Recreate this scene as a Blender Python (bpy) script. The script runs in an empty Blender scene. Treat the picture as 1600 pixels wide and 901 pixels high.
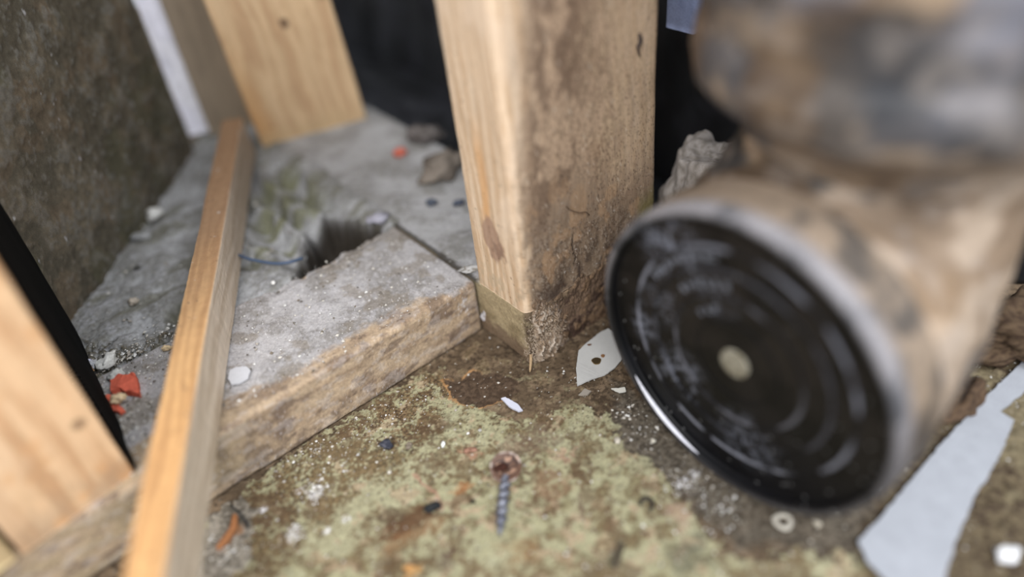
import bpy, bmesh, math, random
import numpy as np
from mathutils import Vector, Matrix

# ---------------------------------------------------------------- camera
F_PX = 1200.0                      # focal length in pixels of a 1600 px wide frame
VP = (986.0, 1930.0)               # vanishing point of the plumb lines
CAM_H = 0.33
dn = np.array([(VP[0] - 800) / F_PX, -(VP[1] - 450.5) / F_PX, -1.0]); dn /= np.linalg.norm(dn)
upc = -dn
yc = np.array([0, 0, -1.0]); yc = yc - upc * yc.dot(upc); yc /= np.linalg.norm(yc)
xc = np.cross(yc, upc)
RW = np.array([xc, yc, upc])       # camera -> world rotation
CAM = np.array([0, 0, CAM_H])
cd = bpy.data.cameras.new('camera'); cam = bpy.data.objects.new('camera', cd)
bpy.context.scene.collection.objects.link(cam)
m4 = Matrix([[*map(float, RW[i]), float(CAM[i])] for i in range(3)] + [[0, 0, 0, 1]])
cam.matrix_world = m4
cd.sensor_width = 36; cd.lens = F_PX / 1600 * 36; cd.clip_start = 0.005
cd.dof.use_dof = True; cd.dof.focus_distance = 0.452; cd.dof.aperture_fstop = 1.3
bpy.context.scene.camera = cam

# ---------------------------------------------------------------- light
w = bpy.data.worlds.new('world'); bpy.context.scene.world = w; w.use_nodes = True
w.node_tree.nodes['Background'].inputs[0].default_value = (0.86, 0.92, 1.0, 1)
w.node_tree.nodes['Background'].inputs[1].default_value = 0.55

def area(name, loc, target, size, power, col=(1, 1, 1)):
    l = bpy.data.lights.new(name, 'AREA'); l.shape = 'RECTANGLE'; l.size = size[0]; l.size_y = size[1]
    l.energy = power; l.color = col
    o = bpy.data.objects.new(name, l); bpy.context.scene.collection.objects.link(o)
    o.location = loc
    o.rotation_euler = (Vector(target) - Vector(loc)).to_track_quat('-Z', 'Y').to_euler()
    return o
area('window_light', (-0.22, -0.78, 1.25), (0.0, 0.36, 0.03), (0.9, 0.7), 16.5, (1.0, 0.985, 0.97))
area('right_fill', (0.75, -0.25, 1.25), (0.0, 0.35, 0.03), (0.5, 0.5), 9.0, (0.93, 0.96, 1.0))  # added fill from the right front, not an actual lamp of the room
vs = bpy.context.scene.view_settings
vs.view_transform = 'Standard'; vs.look = 'None'; vs.gamma = 1.0; vs.use_curve_mapping = False; vs.exposure = 0.66

# ---------------------------------------------------------------- geometry of the place
H = 0.0405                         # plate height
def hit(p, z=0.0):
    r = RW @ np.array([(p[0] - 800) / F_PX, -(p[1] - 450.5) / F_PX, -1.0])
    return CAM + r * ((z - CAM[2]) / r[2])
O = np.array([0.0062, 0.3345, 0.0])
A1 = math.radians(36.0)
E1 = np.array([math.cos(A1), math.sin(A1), 0]); E2 = np.array([-math.sin(A1), math.cos(A1), 0])
EZ = np.array([0, 0, 1.0])
def ab(a, b, z=0.0): return O + a * E1 + b * E2 + z * EZ
def to_ab(p, z=0.0):
    r = hit(p, z) - O
    return np.array([r.dot(E1), r.dot(E2)])

def lin(c):
    c = np.asarray(c, float) / 255.0
    return np.where(c <= 0.04045, c / 12.92, ((c + 0.055) / 1.055) ** 2.4)

# ---------------------------------------------------------------- numpy noise
def _h(i, j, k, s):
    n = (i * 374761393 + j * 668265263 + k * 2147483647 + s * 1274126177) & 0xffffffff
    n = ((n ^ (n >> 13)) * 1274126177) & 0xffffffff
    n = ((n ^ (n >> 16)) * 2246822519) & 0xffffffff
    return ((n ^ (n >> 15)) & 0xffffff) / float(0xffffff)
def vnoise(x, y, z=0.0, seed=0):
    x = np.asarray(x, float); y = np.asarray(y, float); z = np.zeros_like(x) + z
    xi = np.floor(x).astype(np.int64); yi = np.floor(y).astype(np.int64); zi = np.floor(z).astype(np.int64)
    fx, fy, fz = x - xi, y - yi, z - zi
    ux, uy, uz = [t * t * t * (t * (t * 6 - 15) + 10) for t in (fx, fy, fz)]
    flat = not np.any(fz) 
    def lay(dz):
        a = _h(xi, yi, zi + dz, seed); b = _h(xi + 1, yi, zi + dz, seed)
        c = _h(xi, yi + 1, zi + dz, seed); d = _h(xi + 1, yi + 1, zi + dz, seed)
        return (a * (1 - ux) + b * ux) * (1 - uy) + (c * (1 - ux) + d * ux) * uy
    if flat: return lay(0) * 2 - 1
    return (lay(0) * (1 - uz) + lay(1) * uz) * 2 - 1
def fbm(x, y, z=0.0, oct=4, seed=0, gain=0.5):
    s = 0; a = 1.0; t = 0
    f = 1.0
    for o in range(oct):
        # rotate the lattice per octave so that the grid never shows
        c, q = math.cos(0.6 + o * 1.1), math.sin(0.6 + o * 1.1)
        s = s + a * vnoise((x * c - y * q) * f + o * 17.3, (x * q + y * c) * f - o * 9.1, np.asarray(z) * f, seed + o)
        t += a; a *= gain; f *= 2.03
    return s / t * 1.6
def sm(e0, e1, x):
    t = np.clip((x - e0) / (e1 - e0), 0, 1); return t * t * (3 - 2 * t)
def desat(c, k):
    g = c.mean(-1, keepdims=True); return (c + (g - c) * k) * np.array([1.0, .985, 1.012])
def mix(a, b, m): return a + (b - a) * m[..., None]
def C3(c, like): return np.zeros(like.shape + (3,)) + lin(c)
def sdf_poly(X, Y, P):
    P = np.asarray(P, float); d = np.full(X.shape, 1e9); ins = np.zeros(X.shape, bool)
    n = len(P)
    for i in range(n):
        x0, y0 = P[i]; x1, y1 = P[(i + 1) % n]
        ex, ey = x1 - x0, y1 - y0
        t = np.clip(((X - x0) * ex + (Y - y0) * ey) / (ex * ex + ey * ey + 1e-18), 0, 1)
        d = np.minimum(d, np.hypot(X - x0 - t * ex, Y - y0 - t * ey))
        cr = ((y0 > Y) != (y1 > Y)) & (X < (x1 - x0) * (Y - y0) / (y1 - y0 + 1e-18) + x0)
        ins ^= cr
    return np.where(ins, -d, d)
def sdf_line(X, Y, P):
    d = np.full(X.shape, 1e9)
    for (x0, y0), (x1, y1) in zip(P[:-1], P[1:]):
        ex, ey = x1 - x0, y1 - y0
        t = np.clip(((X - x0) * ex + (Y - y0) * ey) / (ex * ex + ey * ey + 1e-18), 0, 1)
        d = np.minimum(d, np.hypot(X - x0 - t * ex, Y - y0 - t * ey))
    return d
def specks(X, Y, cell, prob, size, seed, stretch=(1, 1)):
    """soft dots: one per cell with probability prob; returns 0..1"""
    x = X / cell * stretch[0]; y = Y / cell * stretch[1]
    xi = np.floor(x).astype(np.int64); yi = np.floor(y).astype(np.int64)
    out = np.zeros(X.shape)
    for di in (-1, 0, 1):
        for dj in (-1, 0, 1):
            i, j = xi + di, yi + dj
            on = _h(i, j, i * 0, seed) < prob
            cx = i + 0.5 + (_h(i, j, i * 0 + 1, seed) - .5) * .9; cy = j + 0.5 + (_h(i, j, i * 0 + 2, seed) - .5) * .9
            r = size * (0.4 + 0.9 * _h(i, j, i * 0 + 3, seed) ** 2)
            d = np.hypot(x - cx, y - cy)
            out = np.maximum(out, np.where(on, sm(1.15, 0.75, d / r), 0))
    return out

# ---------------------------------------------------------------- materials
MATS = {}
def mat_col(name, rough=0.85, fine=4000.0, amt=0.35, bump=0.3, spec=0.3, coarse=700.0, stretch=(1, 1, 1), base=None, metallic=0.0, attr=True):
    """vertex-painted pigment, broken up by two procedural noises, with noise bump"""
    if name in MATS: return MATS[name]
    m = bpy.data.materials.new(name); m.use_nodes = True; nt = m.node_tree; N = nt.nodes; L = nt.links
    b = N['Principled BSDF']; b.inputs['Roughness'].default_value = rough
    b.inputs['Specular IOR Level'].default_value = spec; b.inputs['Metallic'].default_value = metallic
    tc = N.new('ShaderNodeTexCoord'); mp = N.new('ShaderNodeMapping'); mp.inputs['Scale'].default_value = stretch
    L.new(tc.outputs['Object'], mp.inputs[0])
    n1 = N.new('ShaderNodeTexNoise'); n1.inputs['Scale'].default_value = fine; n1.inputs['Detail'].default_value = 3
    n2 = N.new('ShaderNodeTexNoise'); n2.inputs['Scale'].default_value = coarse; n2.inputs['Detail'].default_value = 5
    L.new(mp.outputs[0], n1.inputs[0]); L.new(mp.outputs[0], n2.inputs[0])
    mr = N.new('ShaderNodeMapRange'); mr.inputs[1].default_value = 0.3; mr.inputs[2].default_value = 0.7
    mr.inputs[3].default_value = 1 - amt; mr.inputs[4].default_value = 1 + amt
    ad = N.new('ShaderNodeMath'); ad.operation = 'ADD'; L.new(n1.outputs[0], ad.inputs[0]); L.new(n2.outputs[0], ad.inputs[1])
    hf = N.new('ShaderNodeMath'); hf.operation = 'MULTIPLY'; hf.inputs[1].default_value = 0.5; L.new(ad.outputs[0], hf.inputs[0])
    L.new(hf.outputs[0], mr.inputs[0])
    vm = N.new('ShaderNodeVectorMath'); vm.operation = 'SCALE'; L.new(mr.outputs[0], vm.inputs['Scale'])
    if attr:
        at = N.new('ShaderNodeAttribute'); at.attribute_name = 'pigment'; L.new(at.outputs['Color'], vm.inputs[0])
    else: vm.inputs[0].default_value = tuple(lin(base))
    L.new(vm.outputs[0], b.inputs['Base Color'])
    bp = N.new('ShaderNodeBump'); bp.inputs['Strength'].default_value = bump; bp.inputs['Distance'].default_value = 0.0004
    L.new(hf.outputs[0], bp.inputs['Height']); L.new(bp.outputs[0], b.inputs['Normal'])
    MATS[name] = m; return m

M_FLOOR = mat_col('peeling_painted_floor', 0.8, 2600, 0.34, 0.9, 0.25, 500)
M_DUSTWOOD = mat_col('dusty_timber', 0.9, 2800, 0.36, 1.0, 0.2, 600)
M_WOOD = mat_col('pine_timber', 0.75, 1800, 0.13, 0.35, 0.3, 260, (1, 1, 0.12))
M_CONC = mat_col('grey_mortar', 0.95, 2600, 0.33, 1.0, 0.15, 500)
M_WALL = mat_col('dark_stained_board', 0.85, 1500, 0.35, 0.6, 0.25, 260)
M_PIPE = mat_col('dirty_plastic_pipe', 0.6, 900, 0.2, 0.3, 0.4, 130)
M_CAP = mat_col('black_moulded_plastic', 0.42, 1500, 0.25, 0.15, 0.22, 300)
M_CHIP = mat_col('mineral_chip', 0.9, 2500, 0.25, 0.8, 0.2, 700)
def plain(name, rgb, rough=0.85, **k):
    return mat_col(name, rough, base=rgb, attr=False, **k)

# ---------------------------------------------------------------- mesh builders
COL = bpy.context.scene.collection
def tag(o, label=None, cat=None, group=None, kind=None):
    if label: o['label'] = label
    if cat: o['category'] = cat
    if group: o['group'] = group
    if kind: o['kind'] = kind
    return o
def empty(name, loc, label, cat, group=None):
    o = bpy.data.objects.new(name, None); COL.objects.link(o); o.location = [float(v) for v in loc]; o.empty_display_size = .01
    return tag(o, label, cat, group)
def wloc(o):
    v = Vector(o.location)
    while o.parent: o = o.parent; v = v + o.location
    return np.array(v)
def raw_mesh(name, V, F, col=None, mat=None, parent=None, smooth=True):
    V = np.asarray(V, float).reshape(-1, 3); F = np.asarray(F, np.int32)
    org = wloc(parent) if parent is not None else None
    if org is not None:
        V = V - org
    me = bpy.data.meshes.new(name)
    me.vertices.add(len(V)); me.vertices.foreach_set('co', V.ravel().astype(np.float32))
    k = F.shape[1]
    me.loops.add(F.size); me.loops.foreach_set('vertex_index', F.ravel())
    me.polygons.add(len(F)); me.polygons.foreach_set('loop_start', np.arange(len(F), dtype=np.int32) * k)
    if col is not None:
        at = me.color_attributes.new('pigment', 'FLOAT_COLOR', 'POINT')
        c = np.ones((len(V), 4), np.float32); c[:, :3] = np.clip(np.asarray(col).reshape(-1, 3), 0, 1); at.data.foreach_set('color', c.ravel())
    me.update(calc_edges=True); me.validate()
    me.polygons.foreach_set('use_smooth', np.full(len(me.polygons), smooth))
    o = bpy.data.objects.new(name, me); COL.objects.link(o)
    if mat: me.materials.append(mat)
    if parent is not None: o.parent = parent
    return o
def grid_faces(n, m, wrap=False, flip=False):
    i, j = np.meshgrid(np.arange(n - 1), np.arange(m if wrap else m - 1), indexing='ij')
    j2 = (j + 1) % m
    F = np.stack([i * m + j, (i + 1) * m + j, (i + 1) * m + j2, i * m + j2], -1).reshape(-1, 4)
    return F[:, ::-1] if flip else F
def grid(name, P, col, mat, parent=None, wrap=False, flip=False, keep=None):
    n, m = P.shape[:2]
    F = grid_faces(n, m, wrap, flip)
    if keep is not None: F = F[keep.reshape(-1)[F].all(1)]
    return raw_mesh(name, P, F, col, mat, parent)
def bm_obj(name, bm, mat, parent=None, rgb=None, smooth=False):
    bmesh.ops.recalc_face_normals(bm, faces=bm.faces)
    me = bpy.data.meshes.new(name)
    if parent is not None: bmesh.ops.translate(bm, verts=bm.verts, vec=-Vector([float(q) for q in wloc(parent)]))
    bm.to_mesh(me); bm.free()
    if rgb is not None:
        at = me.color_attributes.new('pigment', 'FLOAT_COLOR', 'POINT')
        c = np.ones((len(me.vertices), 4), np.float32); c[:, :3] = lin(rgb); at.data.foreach_set('color', c.ravel())
    me.materials.append(mat)
    for p in me.polygons: p.use_smooth = smooth
    o = bpy.data.objects.new(name, me); COL.objects.link(o)
    if parent is not None: o.parent = parent
    return o

# timber built as a skin around a rectangle: long axis w, cross axes u, v.  faces sampled finely
def timber(name, org, U, V, W, su, sv, sw, step, paint, mat, parent=None, rad=0.0025, wstep=None, relief=None):
    """closed beam; perimeter runs u:0->su (v=0), v:0->sv (u=su), back. paint(s,w,u,v)->(col, disp)"""
    per = []
    def seg(a, b, n0):
        n = max(2, int(np.hypot(b[0] - a[0], b[1] - a[1]) / n0))
        for i in range(n): per.append((a[0] + (b[0] - a[0]) * i / n, a[1] + (b[1] - a[1]) * i / n))
    r = rad
    def arc(cx, cy, a0):
        for i in range(5):
            t = a0 + math.pi / 2 * i / 5; per.append((cx + r * math.cos(t), cy + r * math.sin(t)))
    seg((r, 0), (su - r, 0), step); arc(su - r, r, -math.pi / 2)
    seg((su, r), (su, sv - r), step); arc(su - r, sv - r, 0)
    seg((su - r, sv), (r, sv), step); arc(r, sv - r, math.pi / 2)
    seg((0, sv - r), (0, r), step); arc(r, r, math.pi)
    per = np.array(per); m = len(per)
    nw = max(2, int(sw / (wstep or step))) + 1
    ws = np.linspace(0, sw, nw)
    u = np.repeat(per[None, :, 0], nw, 0); v = np.repeat(per[None, :, 1], nw, 0); ww = np.repeat(ws[:, None], m, 1)
    # outward normals of the rounded rectangle
    nx = np.clip((u - np.clip(u, r, su - r)) / r, -1, 1); ny = np.clip((v - np.clip(v, r, sv - r)) / r, -1, 1)
    col, dsp = paint(u, v, ww)
    P = org + (u + nx * dsp)[..., None] * U + (v + ny * dsp)[..., None] * V + ww[..., None] * W
    F = grid_faces(nw, m, wrap=True, flip=np.dot(np.cross(U, V), W) > 0)
    # end caps: concentric rings so the ends are proper surfaces too
    Vs = [P.reshape(-1, 3)]; Cs = [col.reshape(-1, 3)]; Fs = [F]; base = P.shape[0] * m
    for end, row in ((0, 0), (1, nw - 1)):
        nr = 14; rings = []; cols = []
        cu = np.array([su / 2, sv / 2])
        for k in range(1, nr + 1):
            q = cu + (per - cu) * (1 - k / nr * 0.999)
            uu, vv = q[:, 0][None], q[:, 1][None]; wv = np.full_like(uu, ws[row])
            c2, d2 = paint(uu, vv, wv)
            rings.append(org + uu[..., None] * U + vv[..., None] * V + (wv + (-1 if end == 0 else 1) * d2 * min(1, k / 3))[..., None] * W)
            cols.append(c2)
        R = np.concatenate(rings, 0); Vs.append(R.reshape(-1, 3)); Cs.append(np.concatenate(cols, 0).reshape(-1, 3))
        first = row * m; prev = np.arange(m) + first
        for k in range(nr):
            cur = np.arange(m) + base + k * m
            q = np.stack([prev, cur, np.roll(cur, -1), np.roll(prev, -1)], -1)
            Fs.append(q if end == 1 else q[:, ::-1]); prev = cur
        base += nr * m
    o = raw_mesh(name, np.concatenate(Vs), np.concatenate(Fs), np.concatenate(Cs), mat, parent)
    return o

def ring_pts(name_seed, n=40): return random.Random(name_seed)
def densify(P, step, jit, seed):
    rr = random.Random(seed); out = []
    P = [np.asarray(p, float) for p in P]
    for a, b in zip(P, P[1:] + P[:1]):
        L = np.linalg.norm(b - a); n = max(1, int(L / step))
        for i in range(n):
            q = a + (b - a) * i / n
            out.append(q + (np.array([rr.uniform(-1, 1), rr.uniform(-1, 1)]) * jit if i else 0))
    return out
def slab_poly(name, P2, z0, th, mat, rgb, parent=None, step=.004, jit=.0006, seed=1, lift=None):
    """irregular flat sheet standing on the floor: polygon in world xy, real thickness"""
    pts = densify(P2, step, jit, seed)
    bm = bmesh.new()
    f = lift or (lambda x, y: 0.0)
    top = [bm.verts.new((x, y, z0 + th + f(x, y))) for x, y in pts]
    bot = [bm.verts.new((x, y, z0 + f(x, y) * 0.9)) for x, y in pts]
    bm.faces.new(top); bm.faces.new(bot[::-1])
    n = len(pts)
    for i in range(n): bm.faces.new((top[i], bot[i], bot[(i + 1) % n], top[(i + 1) % n]))
    bmesh.ops.triangulate(bm, faces=[f_ for f_ in bm.faces if len(f_.verts) > 4])
    return bm_obj(name, bm, mat, parent, rgb)
def chunk(name, pos, size, rgb, seed, label=None, cat=None, group=None, rough=.28, sub=3, parent=None, rot=0.0, mat=None, rgb2=None, sink=.12, tilt=(0, 0), flat=False):
    """angular broken lump: noise-pushed icosphere with planar facets, resting at pos"""
    bm = bmesh.new(); bmesh.ops.create_icosphere(bm, subdivisions=sub, radius=1)
    V = np.array([v.co[:] for v in bm.verts])
    rr = np.random.RandomState(seed)
    for _ in range(7):                       # knock planes off it
        n = rr.normal(size=3); n /= np.linalg.norm(n); d = rr.uniform(.55, .85)
        s = V @ n; V = V - np.outer(np.maximum(s - d, 0), n)
    nz = fbm(V[:, 0] * 2.2 + seed, V[:, 1] * 2.2, V[:, 2] * 2.2, 3, seed)
    V = V * (1 + rough * nz)[:, None]
    V = V * (np.array(size) / 2)
    ca, sa = math.cos(rot), math.sin(rot)
    R = np.array([[ca, -sa, 0], [sa, ca, 0], [0, 0, 1]])
    tx, ty = tilt
    R = R @ np.array([[1, 0, 0], [0, math.cos(tx), -math.sin(tx)], [0, math.sin(tx), math.cos(tx)]]) @ np.array([[math.cos(ty), 0, math.sin(ty)], [0, 1, 0], [-math.sin(ty), 0, math.cos(ty)]])
    V = V @ R.T
    V[:, 2] -= V[:, 2].min() * (1 - sink)
    nz2 = fbm(V[:, 0] * 900, V[:, 1] * 900, V[:, 2] * 900, 3, seed + 5)
    c = mix(C3(rgb, nz2), C3(rgb2 if rgb2 is not None else [x * .8 for x in rgb], nz2), sm(-.2, .4, nz2))
    V = V + np.array(pos)
    F = np.array([[v.index for v in f.verts] for f in bm.faces]); bm.free()
    o = raw_mesh(name, V, F, c, mat or M_CHIP, parent, smooth=not flat)
    if label: tag(o, label, cat, group)
    return o
def tube(name, pts, rads, mat, rgb=None, parent=None, seg=10):
    pts = np.asarray(pts, float); n = len(pts)
    T = np.gradient(pts, axis=0); T /= np.linalg.norm(T, axis=1)[:, None]
    rads = np.zeros(n) + rads
    ref = np.array([0, 0, 1.0]) if abs(T[0][2]) < .9 else np.array([1.0, 0, 0])
    V = []
    for i in range(n):
        a = np.cross(T[i], ref); a /= np.linalg.norm(a); b = np.cross(a, T[i])
        for k in range(seg):
            t = 2 * math.pi * k / seg; V.append(pts[i] + rads[i] * (math.cos(t) * a + math.sin(t) * b))
    F = grid_faces(n, seg, wrap=True).tolist()
    V.append(pts[0]); V.append(pts[-1]); c0, c1 = len(V) - 2, len(V) - 1
    for k in range(seg):
        F.append([c0, (k + 1) % seg, k, c0]); F.append([c1, (n - 1) * seg + k, (n - 1) * seg + (k + 1) % seg, c1])
    bm = bmesh.new(); vs_ = [bm.verts.new(v) for v in V]
    for f in F:
        q = []
        for i in f:
            if i not in q: q.append(i)
        try: bm.faces.new([vs_[i] for i in q])
        except ValueError: pass
    return bm_obj(name, bm, mat, parent, rgb, smooth=True)

def smooth_path(P, n=30):
    P = np.asarray(P, float); t = np.linspace(0, len(P) - 1, n); out = []
    for q in t:
        i = min(int(q), len(P) - 2); f = q - i
        p0 = P[max(i - 1, 0)]; p1 = P[i]; p2 = P[i + 1]; p3 = P[min(i + 2, len(P) - 1)]
        out.append(.5 * ((2 * p1) + (-p0 + p2) * f + (2 * p0 - 5 * p1 + 4 * p2 - p3) * f * f + (-p0 + 3 * p1 - 3 * p2 + p3) * f ** 3))
    return np.array(out)

# ================================================================ STRUCTURE
# ---------------- floor: flaking pale green paint over brown screed
def W2(pl, z=0.0): return [hit(p, z)[:2] for p in pl]
def build_floor():
    x0, x1, y0, y1 = -.30, .42, .10, .62
    st = .00058
    xs = np.arange(x0, x1, st); ys = np.concatenate([np.arange(y0, .46, st), np.arange(.46, y1, .003)])
    X, Y = np.meshgrid(xs, ys, indexing='ij')
    wx = fbm(X * 160, Y * 160, 0, 5, 3) * .0045; wy = fbm(X * 160, Y * 160, 0, 5, 9) * .0045
    Xw, Yw = X + wx, Y + wy
    n_big = fbm(X * 45, Y * 45, 0, 4, 21); n_mid = fbm(X * 160, Y * 160, 0, 5, 22); n_fin = fbm(X * 520, Y * 520, 0, 4, 23, .65)
    n_grit = fbm(X * 1100, Y * 1100, 0, 2, 24, .7)
    # base screed
    col = mix(C3((92, 77, 60), X), C3((120, 102, 82), X), sm(-.3, .5, n_mid))
    col = mix(col, C3((62, 50, 38), X), sm(.0, .55, n_fin + .4 * n_big) * .85)
    # greyer under and around the pipe cap
    g = sdf_poly(Xw, Yw, W2([(960, 600), (1040, 640), (1250, 780), (1400, 800), (1330, 860), (1150, 850), (1040, 740), (960, 690)]))
    col = mix(col, mix(C3((98, 92, 82), X), C3((66, 60, 52), X), sm(-.3, .4, n_fin)), sm(.006, -.004, g) * .8)
    # green paint
    green = sdf_poly(Xw, Yw, W2([(300, 830), (420, 735), (520, 668), (600, 612), (648, 585), (690, 575), (702, 600), (725, 628), (760, 640), (800, 655), (880, 640), (905, 632), (955, 650), (968, 690), (1035, 735), (1075, 790), (1095, 835), (1135, 860), (1180, 885), (1260, 862), (1340, 870), (1400, 905), (1400, 1100), (100, 1100), (200, 900)]))
    cloud = fbm(X * 62 + 2, Y * 62, 0, 5, 26, .55)
    paint = sm(.0006, -.0006, green + .0035 * n_fin)
    upper = sdf_poly(Xw, Yw, W2([(640, 575), (760, 530), (840, 570), (900, 600), (960, 640), (880, 660), (790, 650), (700, 600)]))
    flk = sm(-.0005, -.0025, upper) * sm(.12, .3, n_mid + .3 * n_fin) * .6
    # wear through the paint
    wear = sm(.14, .36, n_fin * .6 + n_mid * .5 + .3 * cloud)
    left_dirt = sdf_poly(Xw, Yw, W2([(340, 800), (560, 640), (690, 580), (700, 620), (640, 690), (560, 750), (520, 800), (430, 880), (330, 900)]))
    ld = np.clip(sm(.014, -.010, left_dirt) * 1.15, 0, 1)
    n_pit = fbm(X * 900, Y * 900, 0, 3, 24, .7)
    wear = np.clip(wear * .75 + ld * sm(-.38, .15, n_fin * .55 + n_mid * .5 + n_pit * .35) * .92 + (.15 + .4 * sm(.015, -.005, left_dirt)) * sm(.2, .45, n_pit + .5 * n_mid), 0, 1)
    pg = mix(C3((152, 148, 118), X), C3((126, 120, 92), X), sm(-.2, .5, n_mid + .3 * n_fin))
    pg = mix(pg, C3((164, 162, 134), X), sm(.1, .6, n_big + .3 * n_fin) * .7)
    pg = mix(pg, C3((164, 136, 114), X), sm(.3, .6, fbm(X * 170 + 5, Y * 170, 0, 5, 41)) * .5)       # pinkish undercoat
    brown = mix(C3((112, 92, 66), X), C3((66, 52, 38), X), sm(-.2, .4, n_grit + n_fin * .5))
    pcol = mix(pg, brown, wear)
    pcol = mix(pcol, C3((94, 76, 56), X), sm(.06, .38, cloud + .45 * n_fin) * .68)
    pcol = mix(pcol, C3((134, 122, 88), X), sm(.0, .5, n_mid * .6 + n_big) * .2)
    pcol = mix(pcol, C3((70, 60, 45), X), specks(X, Y, .0045, .35, .16, 5) * .7)
    pcol = mix(pcol, C3((60, 48, 36), X), specks(X, Y, .0018, .5, .24, 6) * .7 * sm(.2, -.2, ld - .6))
    col = mix(col, pcol, np.maximum(paint, flk * .8))
    # salmon / orange edge of the flaked patch and the bare brown patch
    patch = sdf_poly(X + wx * .5, Y + wy * .5, W2([(692, 592), (720, 590), (742, 578), (770, 582), (806, 590), (812, 612), (782, 626), (752, 636), (722, 632), (700, 618)]))
    col = mix(col, C3((170, 128, 84), X), sm(.0013, .0003, np.abs(patch - .0005)) * sm(-.3, .2, n_mid + .2) * .7 * sm(.004, -.002, X - hit((765, 600))[0] + .6 * (Y - hit((765, 600))[1]) * 1.0))
    col = mix(col, mix(C3((84, 68, 54), X), C3((66, 52, 40), X), sm(-.3, .3, n_fin)), sm(.0004, -.0005, patch))
    # individual stains (own shape, own colour)
    def stain(poly, rgb, soft=.0015, k=.85, warp=1.0):
        nonlocal col
        d = sdf_poly(X + wx * warp * .7, Y + wy * warp * .7, W2(poly))
        col = mix(col, C3(rgb, X), sm(soft, -soft, d) * k * sm(-.9, -.1, n_fin))
    def streak(pl, wd, rgb, k=.85):
        nonlocal col
        d = sdf_line(X + wx * .4, Y + wy * .4, W2(pl)); col = mix(col, C3(rgb, X), sm(wd * 1.3, wd * .5, d) * k * sm(-.9, -.1, n_fin))
    stain([(585, 838), (610, 812), (650, 795), (690, 785), (690, 800), (650, 825), (615, 848), (590, 850)], (86, 60, 40))
    stain([(575, 800), (625, 795), (640, 810), (600, 825)], (80, 64, 48), k=.7)
    stain([(595, 850), (660, 820), (700, 800), (690, 830), (640, 850), (600, 870)], (140, 100, 66), k=.35, soft=.002)
    streak([(650, 742), (668, 762), (685, 772), (690, 795)], .0011, (156, 118, 100), .7)
    stain([(684, 868), (715, 852), (726, 862), (700, 884), (685, 882)], (74, 52, 44))
    stain([(600, 875), (680, 870), (700, 895), (640, 905), (600, 900)], (84, 66, 46), k=.7)
    stain([(628, 885), (658, 882), (660, 897), (630, 900)], (186, 140, 84))
    stain([(722, 708), (740, 702), (755, 712), (735, 720)], (150, 116, 94))
    stain([(706, 770), (730, 752), (738, 762), (715, 776)], (146, 98, 60), k=.7)
    stain([(780, 690), (850, 660), (880, 690), (830, 715), (790, 710)], (104, 86, 72), k=.55, soft=.002)
    stain([(868, 702), (890, 712), (905, 690), (898, 712), (885, 722)], (166, 134, 114), k=.6)
    stain([(1040, 780), (1075, 790), (1085, 820), (1060, 830), (1040, 805)], (170, 146, 126), k=.55)
    stain([(955, 860), (965, 842), (975, 850), (966, 888), (955, 890)], (84, 80, 66), k=.75)
    stain([(780, 850), (830, 840), (850, 870), (800, 880)], (132, 104, 72), k=.55, soft=.003)
    stain([(840, 740), (880, 730), (900, 760), (860, 790), (835, 770)], (136, 108, 84), k=.4, soft=.003)
    stain([(1040, 850), (1100, 830), (1110, 880), (1060, 905)], (82, 80, 66), k=.7, soft=.003)
    streak([(905, 775), (912, 790), (910, 815)], .0011, (96, 78, 66), .7)
    stain([(640, 668), (700, 650), (705, 668), (660, 690)], (78, 60, 42), k=.7, soft=.003)
    # crumbly grey mortar smear lower left, beside the plate
    mort = sdf_poly(Xw, Yw, W2([(280, 905), (330, 800), (372, 772), (395, 800), (392, 840), (375, 905)]))
    mm = sm(.001, -.001, mort)
    col = mix(col, mix(C3((150, 142, 130), X), C3((104, 98, 88), X), sm(-.4, .3, n_fin + .3 * n_mid)), mm * .95)
    stain([(340, 855), (352, 838), (372, 815), (380, 828), (362, 850), (345, 862)], (160, 112, 72), k=.7, warp=.5)
    # white powder
    for (px, py), r in (((492, 768), .0042), ((468, 766), .002), ((458, 832), .0028), ((456, 842), .002), ((540, 810), .0022), ((411, 795), .0018), ((1070, 755), .0035), ((1085, 738), .0024), ((510, 828), .0016), ((536, 725), .001)):
        c = hit((px, py))[:2]
        d = np.hypot(X - c[0], Y - c[1]) - r
        col = mix(col, C3((222, 220, 222), X), sm(.0012, -.001, d) * sm(-.15, .12, n_grit + n_fin * .4) * .95)
    col = mix(col, C3((200, 196, 186), X), specks(X, Y, .006, .28, .075, 15) * .8)
    # right-hand ground: damp brown dirt
    rt = sdf_poly(Xw, Yw, W2([(1420, 700), (1620, 430), (1800, 500), (1800, 1000), (1480, 905), (1500, 800), (1560, 690), (1480, 740), (1400, 840), (1350, 840)]))
    dirt = mix(C3((100, 88, 68), X), C3((64, 52, 40), X), sm(-.3, .4, n_fin + .5 * n_mid))
    dirt = mix(dirt, C3((132, 122, 96), X), sm(.2, .6, n_big) * .5)
    col = mix(col, dirt, sm(.002, -.002, rt))
    bk = sm(.40, .44, (X * .59 * 0 + Y) + .0)            # darkness of the unlit void behind is painted into the floor
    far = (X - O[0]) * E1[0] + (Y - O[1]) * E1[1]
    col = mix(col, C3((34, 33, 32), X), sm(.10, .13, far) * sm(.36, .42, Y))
    # relief: paint film stands proud, screed is gritty
    Z = n_mid * .0005 + n_fin * .00022 + paint * (1 - wear) * .00045 - sm(.0004, -.0004, patch) * .0004 + mm * (.001 + .0007 * n_fin)
    Z += sm(.002, -.002, rt) * (.0008 + .0012 * np.maximum(n_mid, 0))
    Z -= .0006
    P = np.stack([X, Y, Z], -1)
    o = grid('floor', P, col, M_FLOOR, flip=False)
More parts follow.
